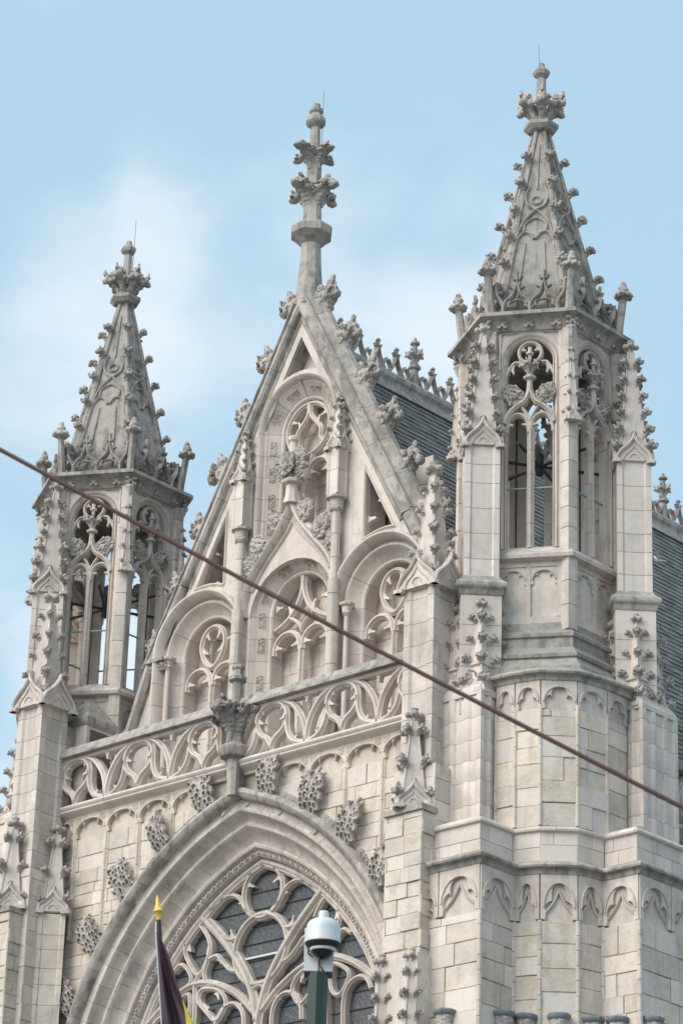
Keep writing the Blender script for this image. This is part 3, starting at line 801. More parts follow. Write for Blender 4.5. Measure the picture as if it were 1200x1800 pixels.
    a = R(30); n0 = Vector((math.sin(a), -math.cos(a), 0)); u0 = Vector((math.cos(a), math.sin(a), 0))
    v0 = (Vector((0, 0, 1)) - n0*sl).normalized(); nn_ = u0.cross(v0)
    if nn_.dot(n0) < 0: nn_ = -nn_
    Fs = Fr(n0*ap + Vector((0, 0, zb)), u0, v0, nn_)
    mb = MB(); pr = tprof(.055, -.02, .05)
    for k in (-.17, .17): mb.sweep(Fs, [(k*1.6, .2), (k, 1.72)], tprof(.03, -.02, .03))
    mb.sweep(Fs, [(0, 3.0), (0, 4.1)], tprof(.03, -.02, .03))
    for k in (-1, 1): mb.sweep(Fs, [(k*.47, .5), (k*.30, 2.4), (k*.10, 4.2)], tprof(.03, -.02, .035))
    for e in (-1, 1):
        mb.sweep(Fs, spline([(e*.50, .3), (e*.38, 1.4), (e*.33, 1.85), (e*.22, 2.22), (0, 2.5)], 5), pr)
        mb.sweep(Fs, spline([(e*.02, 1.80), (e*.10, 1.93), (e*.22, 1.95), (e*.33, 1.78), (e*.36, 1.55)], 4), pr)
        mb.sweep(Fs, spline([(0, 2.48), (e*.16, 2.62), (e*.20, 2.85), (e*.14, 3.05)], 4), pr)
        mb.sweep(Fs, arc(0, 2.72, .09, 90, 90+e*200, 8), tprof(.04, -.02, .04))
        mb.sweep(Fs, spline([(e*.2, 2.0), (e*.2, 2.15), (e*.1, 2.25), (0, 2.3)], 4), tprof(.04, -.02, .04))
    stm = mb.mesh('blind_tracery', M['dark'])
    for k in range(6): put('blind_tracery', stm, spo, Matrix.Rotation(R(60*k), 4, 'Z'))
    # openwork gallery round the foot of the spire
    Fg_ = hexface(0, 1.17)
    mb = MB(); pr = tprof(.075, -.05, .06)
    for cx in (-.24, .24):
        for e in (-1, 1):
            mb.sweep(Fg_, spline([(cx+e*.24, 26.78), (cx+e*.24, 26.95), (cx+e*.20, 27.06), (cx+e*.07, 27.20), (cx+e*.01, 27.40)], 5), pr)
            cusp(mb, Fg_, cx+e*.17, 27.04, 250 if e > 0 else 290, .10, .035, -.03, .03)
            mb.sweep(Fg_, arc(cx, 26.90, .19, 90, 90-e*80, 6), tprof(.035, -.03, .03))
            mb.sweep(Fg_, spline([(cx+e*.01, 27.34), (cx+e*.07, 27.32), (cx+e*.13, 27.36)], 4), tprof(.048, -.03, .03))
            mb.sweep(Fg_, spline([(cx, 27.50), (cx+e*.05, 27.50), (cx+e*.08, 27.56)], 4), tprof(.048, -.03, .03))
        mb.sweep(Fg_, [(cx, 27.3), (cx, 27.66)], tprof(.048, -.03, .03))
    for e in (-1, 1):
        mb.sweep(Fg_, spline([(e*.48, 26.95), (e*.52, 27.06), (e*.60, 27.20), (e*.62, 27.42)], 4), pr)
        mb.sweep(Fg_, spline([(e*.62, 27.3), (e*.56, 27.36), (e*.54, 27.44)], 4), tprof(.048, -.03, .03))
    mb.box(Fg_, -.66, .66, 26.72, 26.84, -.05, .06)
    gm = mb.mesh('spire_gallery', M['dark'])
    for k in range(6): put('spire_gallery', gm, spo, Matrix.Rotation(R(60*k), 4, 'Z'))
    for k in range(6):
        a = R(60*k); d = Vector((math.sin(a), -math.cos(a), 0)); mb = MB()
        pts = [d*1.40 + Vector((0, 0, 26.74)), d*1.42 + Vector((0, 0, 27.0)), d*1.46 + Vector((0, 0, 27.3)), d*1.50 + Vector((0, 0, 27.62))]
        mb.tube(pts, .085, .07, 6)
        pts = [d*1.06 + Vector((0, 0, 27.38)), d*1.18 + Vector((0, 0, 27.12)), d*1.30 + Vector((0, 0, 26.98)), d*1.42 + Vector((0, 0, 26.95))]
        mb.tube(pts, .04, .05, 6)
        sh = mb.obj('corner_pinnacle', M['dark'], T)
        put('bud', ORN['bud'], sh, TRS(d*1.505 + Vector((0, 0, 27.60)), a, 1.3))
        put('leaf', ORN['crocket'], sh, TRS(d*1.37 + Vector((0, 0, 27.25)), a+math.pi/2, 1.1))
    # spire finial
    fin = MB().lathe((0, 0), [(.13, 31.12), (.26, 31.16), (.33, 31.24), (.33, 31.31), (.18, 31.38), (.13, 31.42), (.10, 31.5), (.09, 32.3), (.07, 32.34), (.15, 32.40), (.17, 32.47), (.13, 32.53), (.07, 32.57), (.06, 32.66)], 6, 0).obj('spire_finial', M['dark'], T)
    put('leaf_cluster', ORN['cluster6'], fin, TRS((0, 0, 31.42), .2, (1.2, 1.2, 1.2)))
    MB().tube([(-.08, .06, 31.9), (-.10, .06, 32.5), (-.11, .06, 33.15)], .008, .005, 5).obj('lightning_rod', M['rod'], fin)
    # the two buttresses
    for (c, fl) in ((A, (0, 1, 2, 3)), (Cc, (0, 1, 2, 3))):
        drums(T, rot_square(c, .69, R(45)), 19.15, 21.34, .42, 'fine')
        MB().lathe(c, [(.69*.7071, 21.28), (.72*.7071, 21.30), (.76*.7071, 21.38), (.84*.7071, 21.42), (.86*.7071, 21.45), (.86*.7071, 21.50), (.66*.7071, 21.60), (.60*.7071, 21.66)], 4, R(45)+R(45)).obj('buttress_cap', M['coping'], T, 15)
        drums(T, rot_square(c, .60, R(45), .028), 21.62, 24.14, .40, 'fine')
        pinnacle(T, c, 24.10, 26.54, .60, R(45), 6, .95, 'stone', gh=.80, gw=.5, name='buttress_pinnacle')
        for k in (0, 1, 3):
            a = R(45+90*k); n = Vector((math.sin(a), -math.cos(a), 0))
            q = Vector((c[0], c[1], 0)) + n*.345
            rel = pinnacle(T, (q.x, q.y), 19.52, 21.20, 0.34, a+R(45), 4, .9, 'fine', (0, 3), gw=.62, gh=.8, knob=.85, name='relief_pinnacle')
            MB().lathe((q.x, q.y), [(.05, 19.28), (.16, 19.40), (.25, 19.46), (.25, 19.55)], 4, a).obj('corbel', M['fine'], rel)
            for e in (-1, 1): put('leaf', ORN['leaf'], rel, TRS((q.x+n.x*.06+math.cos(a)*e*.16, q.y+n.y*.06+math.sin(a)*e*.16, 19.78), a, .72))
            MB().lathe((q.x, q.y), [(.15, 19.98), (.21, 20.0), (.21, 20.05), (.14, 20.08)], 4, a+R(0)).obj('collar', M['fine'], rel)
    # bracket capitals near the foot of the view
    for p, q, f in ((st1[0], st1[1], .62), (st1[1], st1[2], .62), (st1[2], st1[3], .5), (st1[3], st1[4], .5), (st1[4], st1[5], .5), (st1[5], st1[6], .45), (st1[6], st1[7], .15), (st1[6], st1[7], .62)):
        F, L = wallframe(p, q); c = F(L*f, 0, .05)
        k = MB(); k.lathe(c, [(.02, 13.62), (.10, 13.70)], 12); carved_band(k, (c.x, c.y, 13.70), .13, .20); b_ = k.obj('bracket', M['carved'], T)
        MB().lathe(c, [(.13, 13.88), (.18, 13.92), (.20, 13.95), (.20, 13.98), (.17, 14.0)], 8, R(22)).obj('cap', M['bluecap'], b_)

# ---------------------------------------------------------------- ground
g = MB().slab(plan(0), [(-400, -400), (400, -400), (400, 400), (-400, 400)], -.3, 0).obj('ground', stone_mat('cobbled_square', (.22, .21, .2), (.17, .165, .16), (.1, .1, .1), .4), None, 0)
g['kind'] = 'structure'

# ---------------------------------------------------------------- turrets
TR = empty('stone_turret', (5.5, 0, 0), 'right-hand stone turret with open lantern and crocketed spire before the slate roof', 'turret', 'turrets flanking the gable')
build_turret(TR)

# ---------------------------------------------------------------- gabled front
G = empty('gabled_front', (0, 0, 0), 'pale stone church front with steep crocketed gable, balustrade and great pointed window between the turrets', 'church front')
Fg = facade(-.2)
def win_path(c, half, spring, bottom, rz=None, n=20):
    return [(c+half, bottom), (c+half, spring)] + arc(c, spring, half, 0, 180, n, rz)[1:-1] + [(c-half, spring), (c-half, bottom)]
SW, SC, SU = (2.28, .68, 22.62, 20.35), (0, .70, 22.94, 20.35), (0, .58, 26.68, 23.9)
RK = 1.87
# back wall seen through the openings
gb = MB().slab(Fg, [(-3.9, 19.2), (3.9, 19.2), (3.9, 22.0), (0, 28.9), (-3.9, 22.0)], -.85, -.56).obj('gable_back_wall', M['mortar'], G, 0)
def rake_clip(z0, z1, a0, a1):
    def x(z): return max(.0, min(3.7, (28.7-z)/RK))
    return [(-x(z0), x(z0), -x(z1), x(z1))]
for x0, x1, z0, z1 in ((1.66, 2.75, 23.5, 25.5), (-2.75, -1.66, 23.5, 25.5)): ashlar(G, gb, Fg, x0, x1, z0, z1, -.51, .40, (.5, .8), 'fine', clip=None, rough=.002, weight=.3)
for x0, x1, z0, z1 in ((1.55, 3.01, 20.3, 23.4), (-3.01, -1.55, 20.3, 23.4), (-.75, .75, 20.3, 23.75), (-.64, .64, 23.9, 27.35)):
    ashlar(G, gb, Fg, x0, x1, z0, z1, -.37, .42, (.5, .8), 'fine', rough=.002, weight=.8)
    MB().box(Fg, x0, x1, z0, z1, -.55, -.416).obj('recess_wall', M['mortar'], gb, 0)
# pierced front screen
void = [(1.76, 23.82)] + [(2.28+1.28*math.cos(R(t_)), 22.62+1.28*math.sin(R(t_))) for t_ in (112, 104, 96, 88, 80)] + [(1.76, 25.26)]
topv = [(-.44, 27.70)] + [(1.10*math.cos(R(t_)), 26.68+1.10*math.sin(R(t_))) for t_ in (110, 100, 90, 80, 70)] + [(.44, 27.70), (0, 28.52)]
outer = [(-3.62, 19.3), (3.62, 19.3), (3.62, 22.25), (0, 29.0), (-3.62, 22.25)]
holes = [win_path(SW[0], 1.08, SW[2], SW[3]), win_path(-SW[0], 1.08, SW[2], SW[3]), win_path(0, .94, SU[2], 24.2), void, mirror(void)[::-1], topv]
hc = win_path(0, 1.02, SC[2], SC[3], .92)
MB().slab(Fg, topv, -.12, -.08).obj('apex_panel', M['fine'], G, 0)
scr = MB().holed(Fg, outer, holes + [hc], -.34, .24).obj('gable_screen', M['stone'], G, 30)
MB().box(Fg, -3.6, 3.6, 20.02, 20.12, .2, .36).slab(Fg, [(-3.6, 20.12), (3.6, 20.12), (3.6, 20.36), (-3.6, 20.36)], -.34, .30).obj('sill_ledge', M['coping'], G)
# moulded window surrounds, stone by stone
def mould(o):
    return [(-a, d) for a, d in o]
side_pr = mould([(0, -.36), (0, -.03), (.02, .0), (.055, .01), (.07, -.02), (.09, .0), (.15, .05), (.20, .12), (.225, .18), (.25, .215), (.285, .22), (.31, .19), (.32, .17), (.345, .19), (.355, .28), (.39, .37), (.43, .41), (.465, .41), (.48, .36), (.48, -.30), (.10, -.36)])
up_pr = mould([(0, -.36), (0, -.03), (.02, .0), (.05, .01), (.065, -.02), (.08, .0), (.10, .03), (.26, .14), (.28, .18), (.30, .16), (.33, .18), (.345, .24), (.37, .29), (.40, .31), (.42, .28), (.42, -.30), (.10, -.36)])
cen_pr = mould([(0, -.36), (0, -.03), (.02, .0), (.05, .01), (.065, -.02), (.08, .0), (.10, .03), (.24, .13), (.26, .17), (.28, .15), (.30, .2), (.33, .24), (.37, .26), (.37, -.30), (.10, -.36)])
def tracery_bar(mb, pts, w_=.09, F=Fg, d0=-.22, d1=-.03, n=6, raw=False):
    mb.sweep(F, pts if raw else spline(pts, n), tprof(w_, d0, d1))
for e in (-1, 1):
    c = e*SW[0]
    sw = MB().sweep(Fg, win_path(c, .70, SW[2], SW[3]), mould([(0, -.3), (0, -.09), (.03, -.06), (.03, -.3)])).obj('arched_window', M['stone'], G)
    for p in cut(win_path(c, SW[1], SW[2], SW[3], n=26), .44): MB().sweep(Fg, p, side_pr).obj('surround_stone', M['fine'], sw)
    for i in range(4):
        z = 20.35 + i*.42; MB().sweep(Fg, [(c, z), (c, z+.414)], tprof(.13, -.24, -.02)).obj('mullion', M['fine'], sw)
    for q in (-1, 1):
        mb = MB(); k = c + q*.345
        tracery_bar(mb, [(k+.31, 21.98)] + arc(k, 22.05, .31, 0, 180, 12) + [(k-.31, 21.98)], .11, raw=True)
        cusp(mb, Fg, k+.25, 22.12, 195, .16, .05, -.18, -.06); cusp(mb, Fg, k-.25, 22.12, -15, .16, .05, -.18, -.06)
        mb.obj('light_head', M['fine'], sw)
    mb = MB()
    loop = spline([(c, 22.34), (c-.22, 22.52), (c-.31, 22.80), (c-.22, 23.06), (c, 23.17), (c+.22, 23.06), (c+.31, 22.80), (c+.22, 22.52)], 5, True)
    mb.sweep(Fg, loop, tprof(.11, -.22, -.02), closed=True)
    for a_, z_, an in ((c-.25, 22.70, -25), (c+.25, 22.70, 205), (c-.17, 23.04, -60), (c+.17, 23.04, 240)): cusp(mb, Fg, a_, z_, an, .15, .05, -.18, -.06)
    mb.obj('tracery_loop', M['fine'], sw)
    # capitals and jamb shafts
    for x_, w_ in ((c-e*.88, .10), (c+e*.88, .10)):
        mb = MB(); p = Fg(x_, 0, .24)
        mb.lathe(p, [(.055, 20.36), (.075, 20.42), (.05, 20.48), (.048, 22.38), (.075, 22.40), (.06, 22.43)], 10)
        carved_band(mb, (p.x, p.y, 22.43), .085, .13); mb.lathe(p, [(.10, 22.56), (.15, 22.58), (.16, 22.62), (.13, 22.64)], 8, R(22.5))
        mb.obj('jamb_shaft', M['fine'], sw)
    # frieze beside the outer capital
    mb = MB(); mb.box(Fg, min(e*3.15, e*3.62), max(e*3.15, e*3.62), 22.56, 22.63, .2, .42); fr_ = mb.obj('abacus', M['coping'], sw)
    for i in range(3): put('leaf', ORN['leaf'], fr_, Matrix.Translation(Fg(e*(3.22+i*.15), 22.49, .30)) @ Matrix.Diagonal((.72, .8, .6, 1)))
    # dark triangular voids get a roll edge and cusps
    mb = MB(); v_ = void if e > 0 else mirror(void)[::-1]
    mb.sweep(Fg, v_, tprof(.06, .1, .28), closed=True)
    cusp(mb, Fg, e*1.78, 24.22, 0 if e > 0 else 180, .20, .07, .06, .16); cusp(mb, Fg, e*2.15, 24.58, 205 if e > 0 else -25, .14, .05, .06, .16); cusp(mb, Fg, e*2.02, 23.87, 90, .10, .06, .06, .16)
    mb.obj('void_moulding', M['fine'], scr)
# lower central window
cw = MB().sweep(Fg, win_path(0, .72, SC[2], SC[3]), mould([(0, -.3), (0, -.09), (.03, -.06), (.03, -.3)])).obj('arched_window', M['stone'], G)
for p in cut(win_path(0, SC[1], SC[2], SC[3], n=26), .44): MB().sweep(Fg, p, cen_pr).obj('surround_stone', M['fine'], cw)
for i in range(4):
    z = 20.35 + i*.47; MB().sweep(Fg, [(0, z), (0, z+.464)], tprof(.13, -.24, -.02)).obj('mullion', M['fine'], cw)
for q in (-1, 1):
    mb = MB(); k = q*.355
    tracery_bar(mb, [(k+.32, 22.18)] + arc(k, 22.26, .32, 0, 180, 12) + [(k-.32, 22.18)], .11, raw=True)
    cusp(mb, Fg, k+.26, 22.33, 195, .16, .05, -.18, -.06); cusp(mb, Fg, k-.26, 22.33, -15, .16, .05, -.18, -.06)
    mb.obj('light_head', M['fine'], cw)
    mb = MB()
    tracery_bar(mb, [(q*.015, 23.64), (q*.02, 23.38), (q*.13, 23.08), (q*.36, 22.83), (q*.66, 22.68)], .12)
    tracery_bar(mb, [(0, 22.50), (q*.02, 22.62), (q*.12, 22.74), (q*.30, 22.86)], .07)
    cusp(mb, Fg, q*.26, 22.96, 60 if q > 0 else 120, .17, .06, -.18, -.06); cusp(mb, Fg, q*.62, 23.12, 180 if q > 0 else 0, .14, .05, -.18, -.06)
    mb.obj('wishbone_tracery', M['fine'], cw)
# upper window
uw = MB().sweep(Fg, win_path(0, .60, SU[2], 24.0), mould([(0, -.3), (0, -.09), (.03, -.06), (.03, -.3)])).obj('arched_window', M['stone'], G)
for p in cut(win_path(0, SU[1], SU[2], 24.0, n=30), .44): MB().sweep(Fg, p, up_pr).obj('surround_stone', M['fine'], uw)
mb = MB(); mb.sweep(Fg, arc(0, 26.66, .54, 0, 360, 36)[:-1], tprof(.10, -.22, -.02), closed=True); mb.obj('tracery_ring', M['fine'], uw)
for q in (-1, 1):
    mb = MB()
    tracery_bar(mb, [(q*.02, 27.22), (q*.03, 26.98), (q*.16, 26.80), (q*.30, 26.62), (q*.30, 26.42), (q*.42, 26.28)], .10)
    cusp(mb, Fg, q*.44, 26.92, 200 if q > 0 else -20, .15, .05, -.18, -.06); cusp(mb, Fg, q*.22, 26.78, 60 if q > 0 else 120, .13, .05, -.18, -.06)
    mb.obj('wishbone_tracery', M['fine'], uw)
    mb = MB(); k = q*.30
    tracery_bar(mb, [(k+.26, 25.6)] + arc(k, 25.72, .26, 0, 180, 12) + [(k-.26, 25.6)], .10, raw=True)
    tracery_bar(mb, [(q*.05, 25.9), (q*.10, 26.02), (q*.12, 26.14)], .10)
    cusp(mb, Fg, k+.2, 25.74, 195, .13, .05, -.18, -.06); cusp(mb, Fg, k-.2, 25.74, -15, .13, .05, -.18, -.06)
    mb.obj('light_head', M['fine'], uw)
for i in range(4): MB().sweep(Fg, [(0, 24.1+i*.42), (0, 24.1+i*.42+.414)], tprof(.12, -.24, -.03)).obj('mullion', M['fine'], uw)
# carved blocks in the window reveals
for wobj, half, spring, zs in ((uw, .75, 26.68, (24.75, 25.3, 25.85, 26.4)), (cw, .86, 22.94, (20.9, 21.65, 22.4, 22.9))):
    for e in (-1, 1):
        for z in zs: put('carved_panel', ORN['panel'], wobj, Matrix.Translation(Fg(e*half, z-.15, .10)) @ Matrix.Rotation(R(-40*e), 4, 'Z') @ Matrix.Diagonal((.13, .9, .30, 1)))
        for an in (28, 68):
            a_ = R(90 - (90-an)*e) if e > 0 else R(180-an)
            a_ = R(an) if e > 0 else R(180-an)
            put('carved_panel', ORN['panel'], wobj, Matrix.Translation(Fg(half*math.cos(a_), spring+half*math.sin(a_), .10)) @ Matrix.Rotation(-(a_), 4, 'Y') @ Matrix.Rotation(R(-40), 4, 'Z') @ Matrix.Diagonal((.13, .9, .30, 1)) @ Matrix.Translation((0, 0, -.5)))
# ogee hood over the central window
half = spline([(1.19, 22.95), (1.17, 23.32), (1.00, 23.70), (.64, 24.12), (.30, 24.52), (.10, 24.86), (.0, 25.22)], 6)
sp_ = [(a*.97, z) for a, z in half] + [(-a*.97, z) for a, z in reversed(half[:-1])]
MB().slab(Fg, sp_ + [(-1.02, 22.95)] + [(1.02*math.cos(R(t_)), 22.94+.92*math.sin(R(t_))) for t_ in range(180, -1, -12)], .02, .26).obj('ogee_spandrel', M['fine'], G)
for e in (-1, 1):
    for p in cut([(a*e, z) for a, z in half], .5): MB().sweep(Fg, p, [(-.10, .2), (-.10, .28), (-.06, .33), (-.03, .33), (0, .40), (.03, .42), (.07, .38), (.10, .30), (.10, .2)] if e > 0 else [(.10, .2), (.10, .28), (.06, .33), (.03, .33), (0, .40), (-.03, .42), (-.07, .38), (-.10, .30), (-.10, .2)]).obj('ogee_hood_stone', M['fine'], G)
    tracery_bar(mb := MB(), [(e*.98, 23.45), (e*.70, 23.85), (e*.34, 24.22), (e*.10, 24.48), (0, 24.66)], .06, d0=.2, d1=.31); mb.obj('inner_ogee_roll', M['fine'], G)
    for a_, z_, s_, tl in ((.36, 24.72, 1.25, -35), (.76, 24.28, 1.35, -40), (1.06, 23.95, 1.1, -30)):
        put('leaf', ORN['leaf'], G, Matrix.Translation(Fg(e*a_, z_, .34)) @ Matrix.Rotation(R(-tl*e), 4, 'Y') @ Matrix.Diagonal((s_, s_*.8, s_*1.15, 1)))
p = Fg(0, 0, .34)
of = MB().lathe(p, [(.17, 24.95), (.13, 25.1), (.12, 25.33), (.20, 25.36), (.215, 25.41), (.16, 25.45), (.10, 25.48), (.09, 25.95), (.07, 26.22), (.11, 26.26), (.11, 26.32), (.06, 26.36)], 8, R(22.5)).obj('ogee_finial', M['fine'], G)
for e in (-1, 1):
    put('leaf', ORN['leaf'], of, Matrix.Translation(Fg(e*.17, 25.80, .36)) @ Matrix.Rotation(R(25*e), 4, 'Y') @ Matrix.Diagonal((1.45, 1.2, 1.55, 1)))
    put('leaf', ORN['leaf'], of, Matrix.Translation(Fg(e*.18, 25.56, .38)) @ Matrix.Diagonal((.8, .8, .8, 1)))
put('leaf', ORN['leaf'], of, Matrix.Translation(Fg(0, 25.72, .50)) @ Matrix.Diagonal((1.2, .9, 1.4, 1)))
# tall colonnettes between the windows
for e in (-1, 1):
    x_ = e*1.21; p = Fg(x_, 0, .40)
    def ring(r_, n=12): return [(p.x+r_*math.sin(2*math.pi*i/n), p.y-r_*math.cos(2*math.pi*i/n)) for i in range(n)]
    drums(G, ring(.118), 20.1, 23.1, .62, 'stone', 'shaft_drum')
    drums(G, ring(.085), 23.1, 24.46, .5, 'stone', 'shaft_drum')
    k = MB(); k.lathe(p, [(.085, 24.44), (.12, 24.46), (.09, 24.49)], 12); carved_band(k, (p.x, p.y, 24.49), .115, .19); k.lathe(p, [(.13, 24.68), (.20, 24.70), (.20, 24.74), (.15, 24.77)], 8, R(22.5)); k.obj('capital', M['carved'], G)
    drums(G, rot_square((p.x, p.y), .28, 0, .018), 24.76, 25.74, .5, 'fine', 'shaft_drum')
    pinnacle(G, (p.x, p.y), 25.72, 26.80, .29, 0, 4, .55, 'stone', (0, 1, 3), knob=.6, name='slender_pinnacle')
# raking coping, crockets, gable finial
rk = [(2.78, 29.15-1.85*2.78), (0, 29.15), (-2.78, 29.15-1.85*2.78)]
cp = mould([(-.34, .10), (-.33, .20), (-.27, .22), (-.24, .19), (-.20, .20), (-.16, .25), (-.12, .27), (-.08, .25), (-.05, .33), (0, .37), (.05, .36), (.16, .29), (.175, .33), (.205, .33), (.225, .25), (.36, .14), (.38, .12), (.40, .02), (.34, -.12), (.1, -.45), (-.34, -.45)])
for p in cut(rk, .90): MB().sweep(Fg, p, cp).obj('coping_stone', M['coping'], G, 28)
cp2 = mould([(-.06, -.45), (-.06, .20), (-.05, .30), (0, .34), (.05, .34), (.16, .29), (.175, .33), (.205, .33), (.225, .25), (.36, .14), (.38, .12), (.40, .02), (.34, -.12), (.1, -.45)])
for e in (-1, 1):          # slimmer where the hoods of the side windows overlap it
    lo_ = [(e*3.62, 29.15-1.85*3.62), (e*2.784, 29.15-1.85*2.784)]
    for p in cut(lo_ if e > 0 else lo_[::-1], .90): MB().sweep(Fg, p, cp2).obj('coping_stone', M['coping'], G, 28)
for e in (-1, 1):
    MB().sweep(Fg, [(e*3.62, 22.5), (e*4.05, 21.35), (e*4.30, 21.20)], [(-.10, -.3), (-.10, .3), (-.04, .38), (.04, .38), (.10, .3), (.10, -.3)]).obj('kneeler', M['coping'], G)
    MB().slab(Fg, [(e*3.5, 19.3), (e*4.2, 19.3), (e*4.2, 21.2), (e*4.0, 21.4), (e*3.6, 22.5), (e*3.5, 22.5)], -.34, .22).obj('kneeler_wall', M['stone'], G)
    for x_, z_ in ((.30, 29.16), (.85, 28.14), (1.39, 27.12), (1.93, 26.08), (2.49, 25.02), (3.05, 23.95), (3.58, 22.90)):
        sc = random.uniform(.88, 1.1)
        put('crocket', ORN['bigcrocket'], G, Matrix.Translation(Fg(e*(x_+.03), z_+.02, .0)) @ Matrix.Rotation(0 if e > 0 else math.pi, 4, 'Z') @ Matrix.Rotation(random.uniform(-.1, .1), 4, 'Z') @ Matrix.Diagonal((sc*1.05, sc*1.1, sc*1.3, 1)))
        mb = MB(); mb.tube([Fg(e*(x_+.02), z_-.2, .07), Fg(e*(x_+.22), z_-.62, .06)], .08, .05, 7); mb.obj('crocket_stem', M['coping'], G)
ax = Vector((0, -.27, 0))
fin = MB().lathe(ax, [(.30, 29.2), (.27, 29.6), (.235, 30.0), (.205, 30.56), (.25, 30.60), (.30, 30.66), (.42, 30.76), (.43, 30.90), (.40, 30.95), (.22, 31.02), (.20, 31.05), (.17, 31.7), (.14, 32.4), (.11, 32.9), (.10, 33.22), (.17, 33.27), (.21, 33.34), (.20, 33.42), (.12, 33.50), (.10, 33.54), (.14, 33.58), (.14, 33.64), (.08, 33.68), (.09, 33.75)], 8, R(22.5)).obj('gable_finial', M['coping'], G)
for k in range(4):
    a_ = R(90*k); d_ = Vector((math.cos(a_), math.sin(a_), 0))
    put('leaf', ORN['bigcrocket'], fin, TRS(Vector((0, -.27, 31.66)) + d_*.06, a_, (1.22, .95, .80)))
    put('leaf', ORN['bigcrocket'], fin, TRS(Vector((0, -.27, 32.56)) + d_*.04, a_, (1.12, .8, .50)))
MB().tube([(.11, -.2, 29.9), (.13, -.2, 31.9), (.12, -.2, 33.4), (.13, -.2, 34.05)], .009, .006, 5).obj('lightning_rod', M['rod'], fin)

# ---- parapet walk and balustrade
MB().box(plan(0), -4.6, 4.6, -1.5, .4, 19.10, 19.30).obj('walkway', M['mortar'], G, 0)
ashlar(G, G, facade(-.44), -3.6, 3.6, 19.3, 20.02, .0, .36, (.5, .8), 'stone', rough=.002, weight=.5)
Fb = facade(-1.65)
bal = MB()
rail = [(-.05, .16), (-.09, .14), (-.12, .06), (-.17, .02), (-.20, -.02), (-.20, -.07), (.14, -.07), (.14, .10), (.05, .17)]
for p in cut([(-4.62, 20.57), (4.62, 20.57)], 1.1): bal.sweep(Fb, p, [(b_, -a_) for a_, b_ in rail])
bal = bal.obj('balustrade', M['coping'], G)
mb = MB()
for p in cut([(-4.55, 20.47), (4.55, 20.47)], 1.3): mb.sweep(Fb, p, [(-.04, -.10), (-.04, .07), (.0, .10), (.05, .08), (.05, -.10)])
mb.obj('upper_fillet', M['fine'], bal)
mb = MB()
for p in cut([(-4.66, 19.44), (4.66, 19.44)], 1.3): mb.sweep(Fb, p, [(-.13, -.22), (-.13, -.07), (-.09, -.06), (-.05, -.01), (-.03, .05), (0, .08), (.03, .08), (.045, .10), (.08, .115), (.12, .10), (.14, .06), (.14, -.2)])
mb.obj('bottom_rail', M['fine'], bal)
pr = tprof(.12, -.10, .085)
for k in range(-2, 4):
    c = (k-.5)*1.67
    def inr(p): return [q for q in p if abs(q[0]) < 4.52]
    for e in (-1, 1):
        ring = inr(spline([(c, 19.56), (c+e*.015, 19.68), (c+e*.10, 19.81), (c+e*.26, 19.92), (c+e*.355, 20.07), (c+e*.345, 20.26), (c+e*.22, 20.41), (c, 20.47)], 6))
        if len(ring) > 3:
            mb = MB(); mb.sweep(Fb, ring, pr)
            cusp(mb, Fb, c+e*.32, 20.18, 205 if e > 0 else -25, .14, .05, -.06, .04); cusp(mb, Fb, c+e*.24, 20.38, 250 if e > 0 else 290, .09, .045, -.06, .04)
            mb.obj('tracery_loop', M['fine'], bal)
        goblet = inr(spline([(c+e*.835, 19.56), (c+e*.81, 19.78), (c+e*.72, 20.05), (c+e*.52, 20.31), (c+e*.30, 20.43), (c+e*.12, 20.47)], 6))
        if len(goblet) > 3:
            mb = MB(); mb.sweep(Fb, goblet, pr)
            cusp(mb, Fb, c+e*.78, 19.86, 20 if e > 0 else 160, .10, .05, -.06, .04)
            mb.obj('tracery_branch', M['fine'], bal)
        tail = inr(spline([(c+e*.365, 20.16), (c+e*.37, 19.97), (c+e*.43, 19.78), (c+e*.57, 19.64), (c+e*.80, 19.57)], 6))
        if len(tail) > 3:
            mb = MB(); mb.sweep(Fb, tail, pr)
            cusp(mb, Fb, c+e*.56, 19.66, 60 if e > 0 else 120, .11, .045, -.06, .04)
            mb.obj('tracery_tail', M['fine'], bal)
    if abs(c+.835) < 4.4:
        mb = MB(); cusp(mb, Fb, c+.835, 20.43, 270, .13, .06, -.06, .05); mb.obj('cusp', M['fine'], bal)
# central finial standing on the hood of the great arch
p = Vector((0, -1.74, 0))
cf = MB().lathe(p, [(.10, 18.9), (.13, 19.3), (.14, 19.56), (.26, 19.60), (.32, 19.70), (.32, 19.76), (.20, 19.84), (.15, 19.88), (.12, 20.3), (.10, 20.98), (.10, 21.02), (.17, 21.06), (.17, 21.12), (.10, 21.16), (.09, 21.26), (.12, 21.30), (.12, 21.34), (.05, 21.38)], 8, R(22.5)).obj('balustrade_finial', M['coping'], G)
for k in range(4):
    a_ = R(90*k); d_ = Vector((math.cos(a_), math.sin(a_), 0))
    for sc, z_ in (((1.15, 1.0, .85), 20.32),):
        lf_ = ORN['bigcrocket'].copy(); lf_.materials.clear(); lf_.materials.append(M['black'])
        put('leaf', lf_, cf, TRS(Vector((0, -1.74, z_)) + d_*.06, a_, sc))

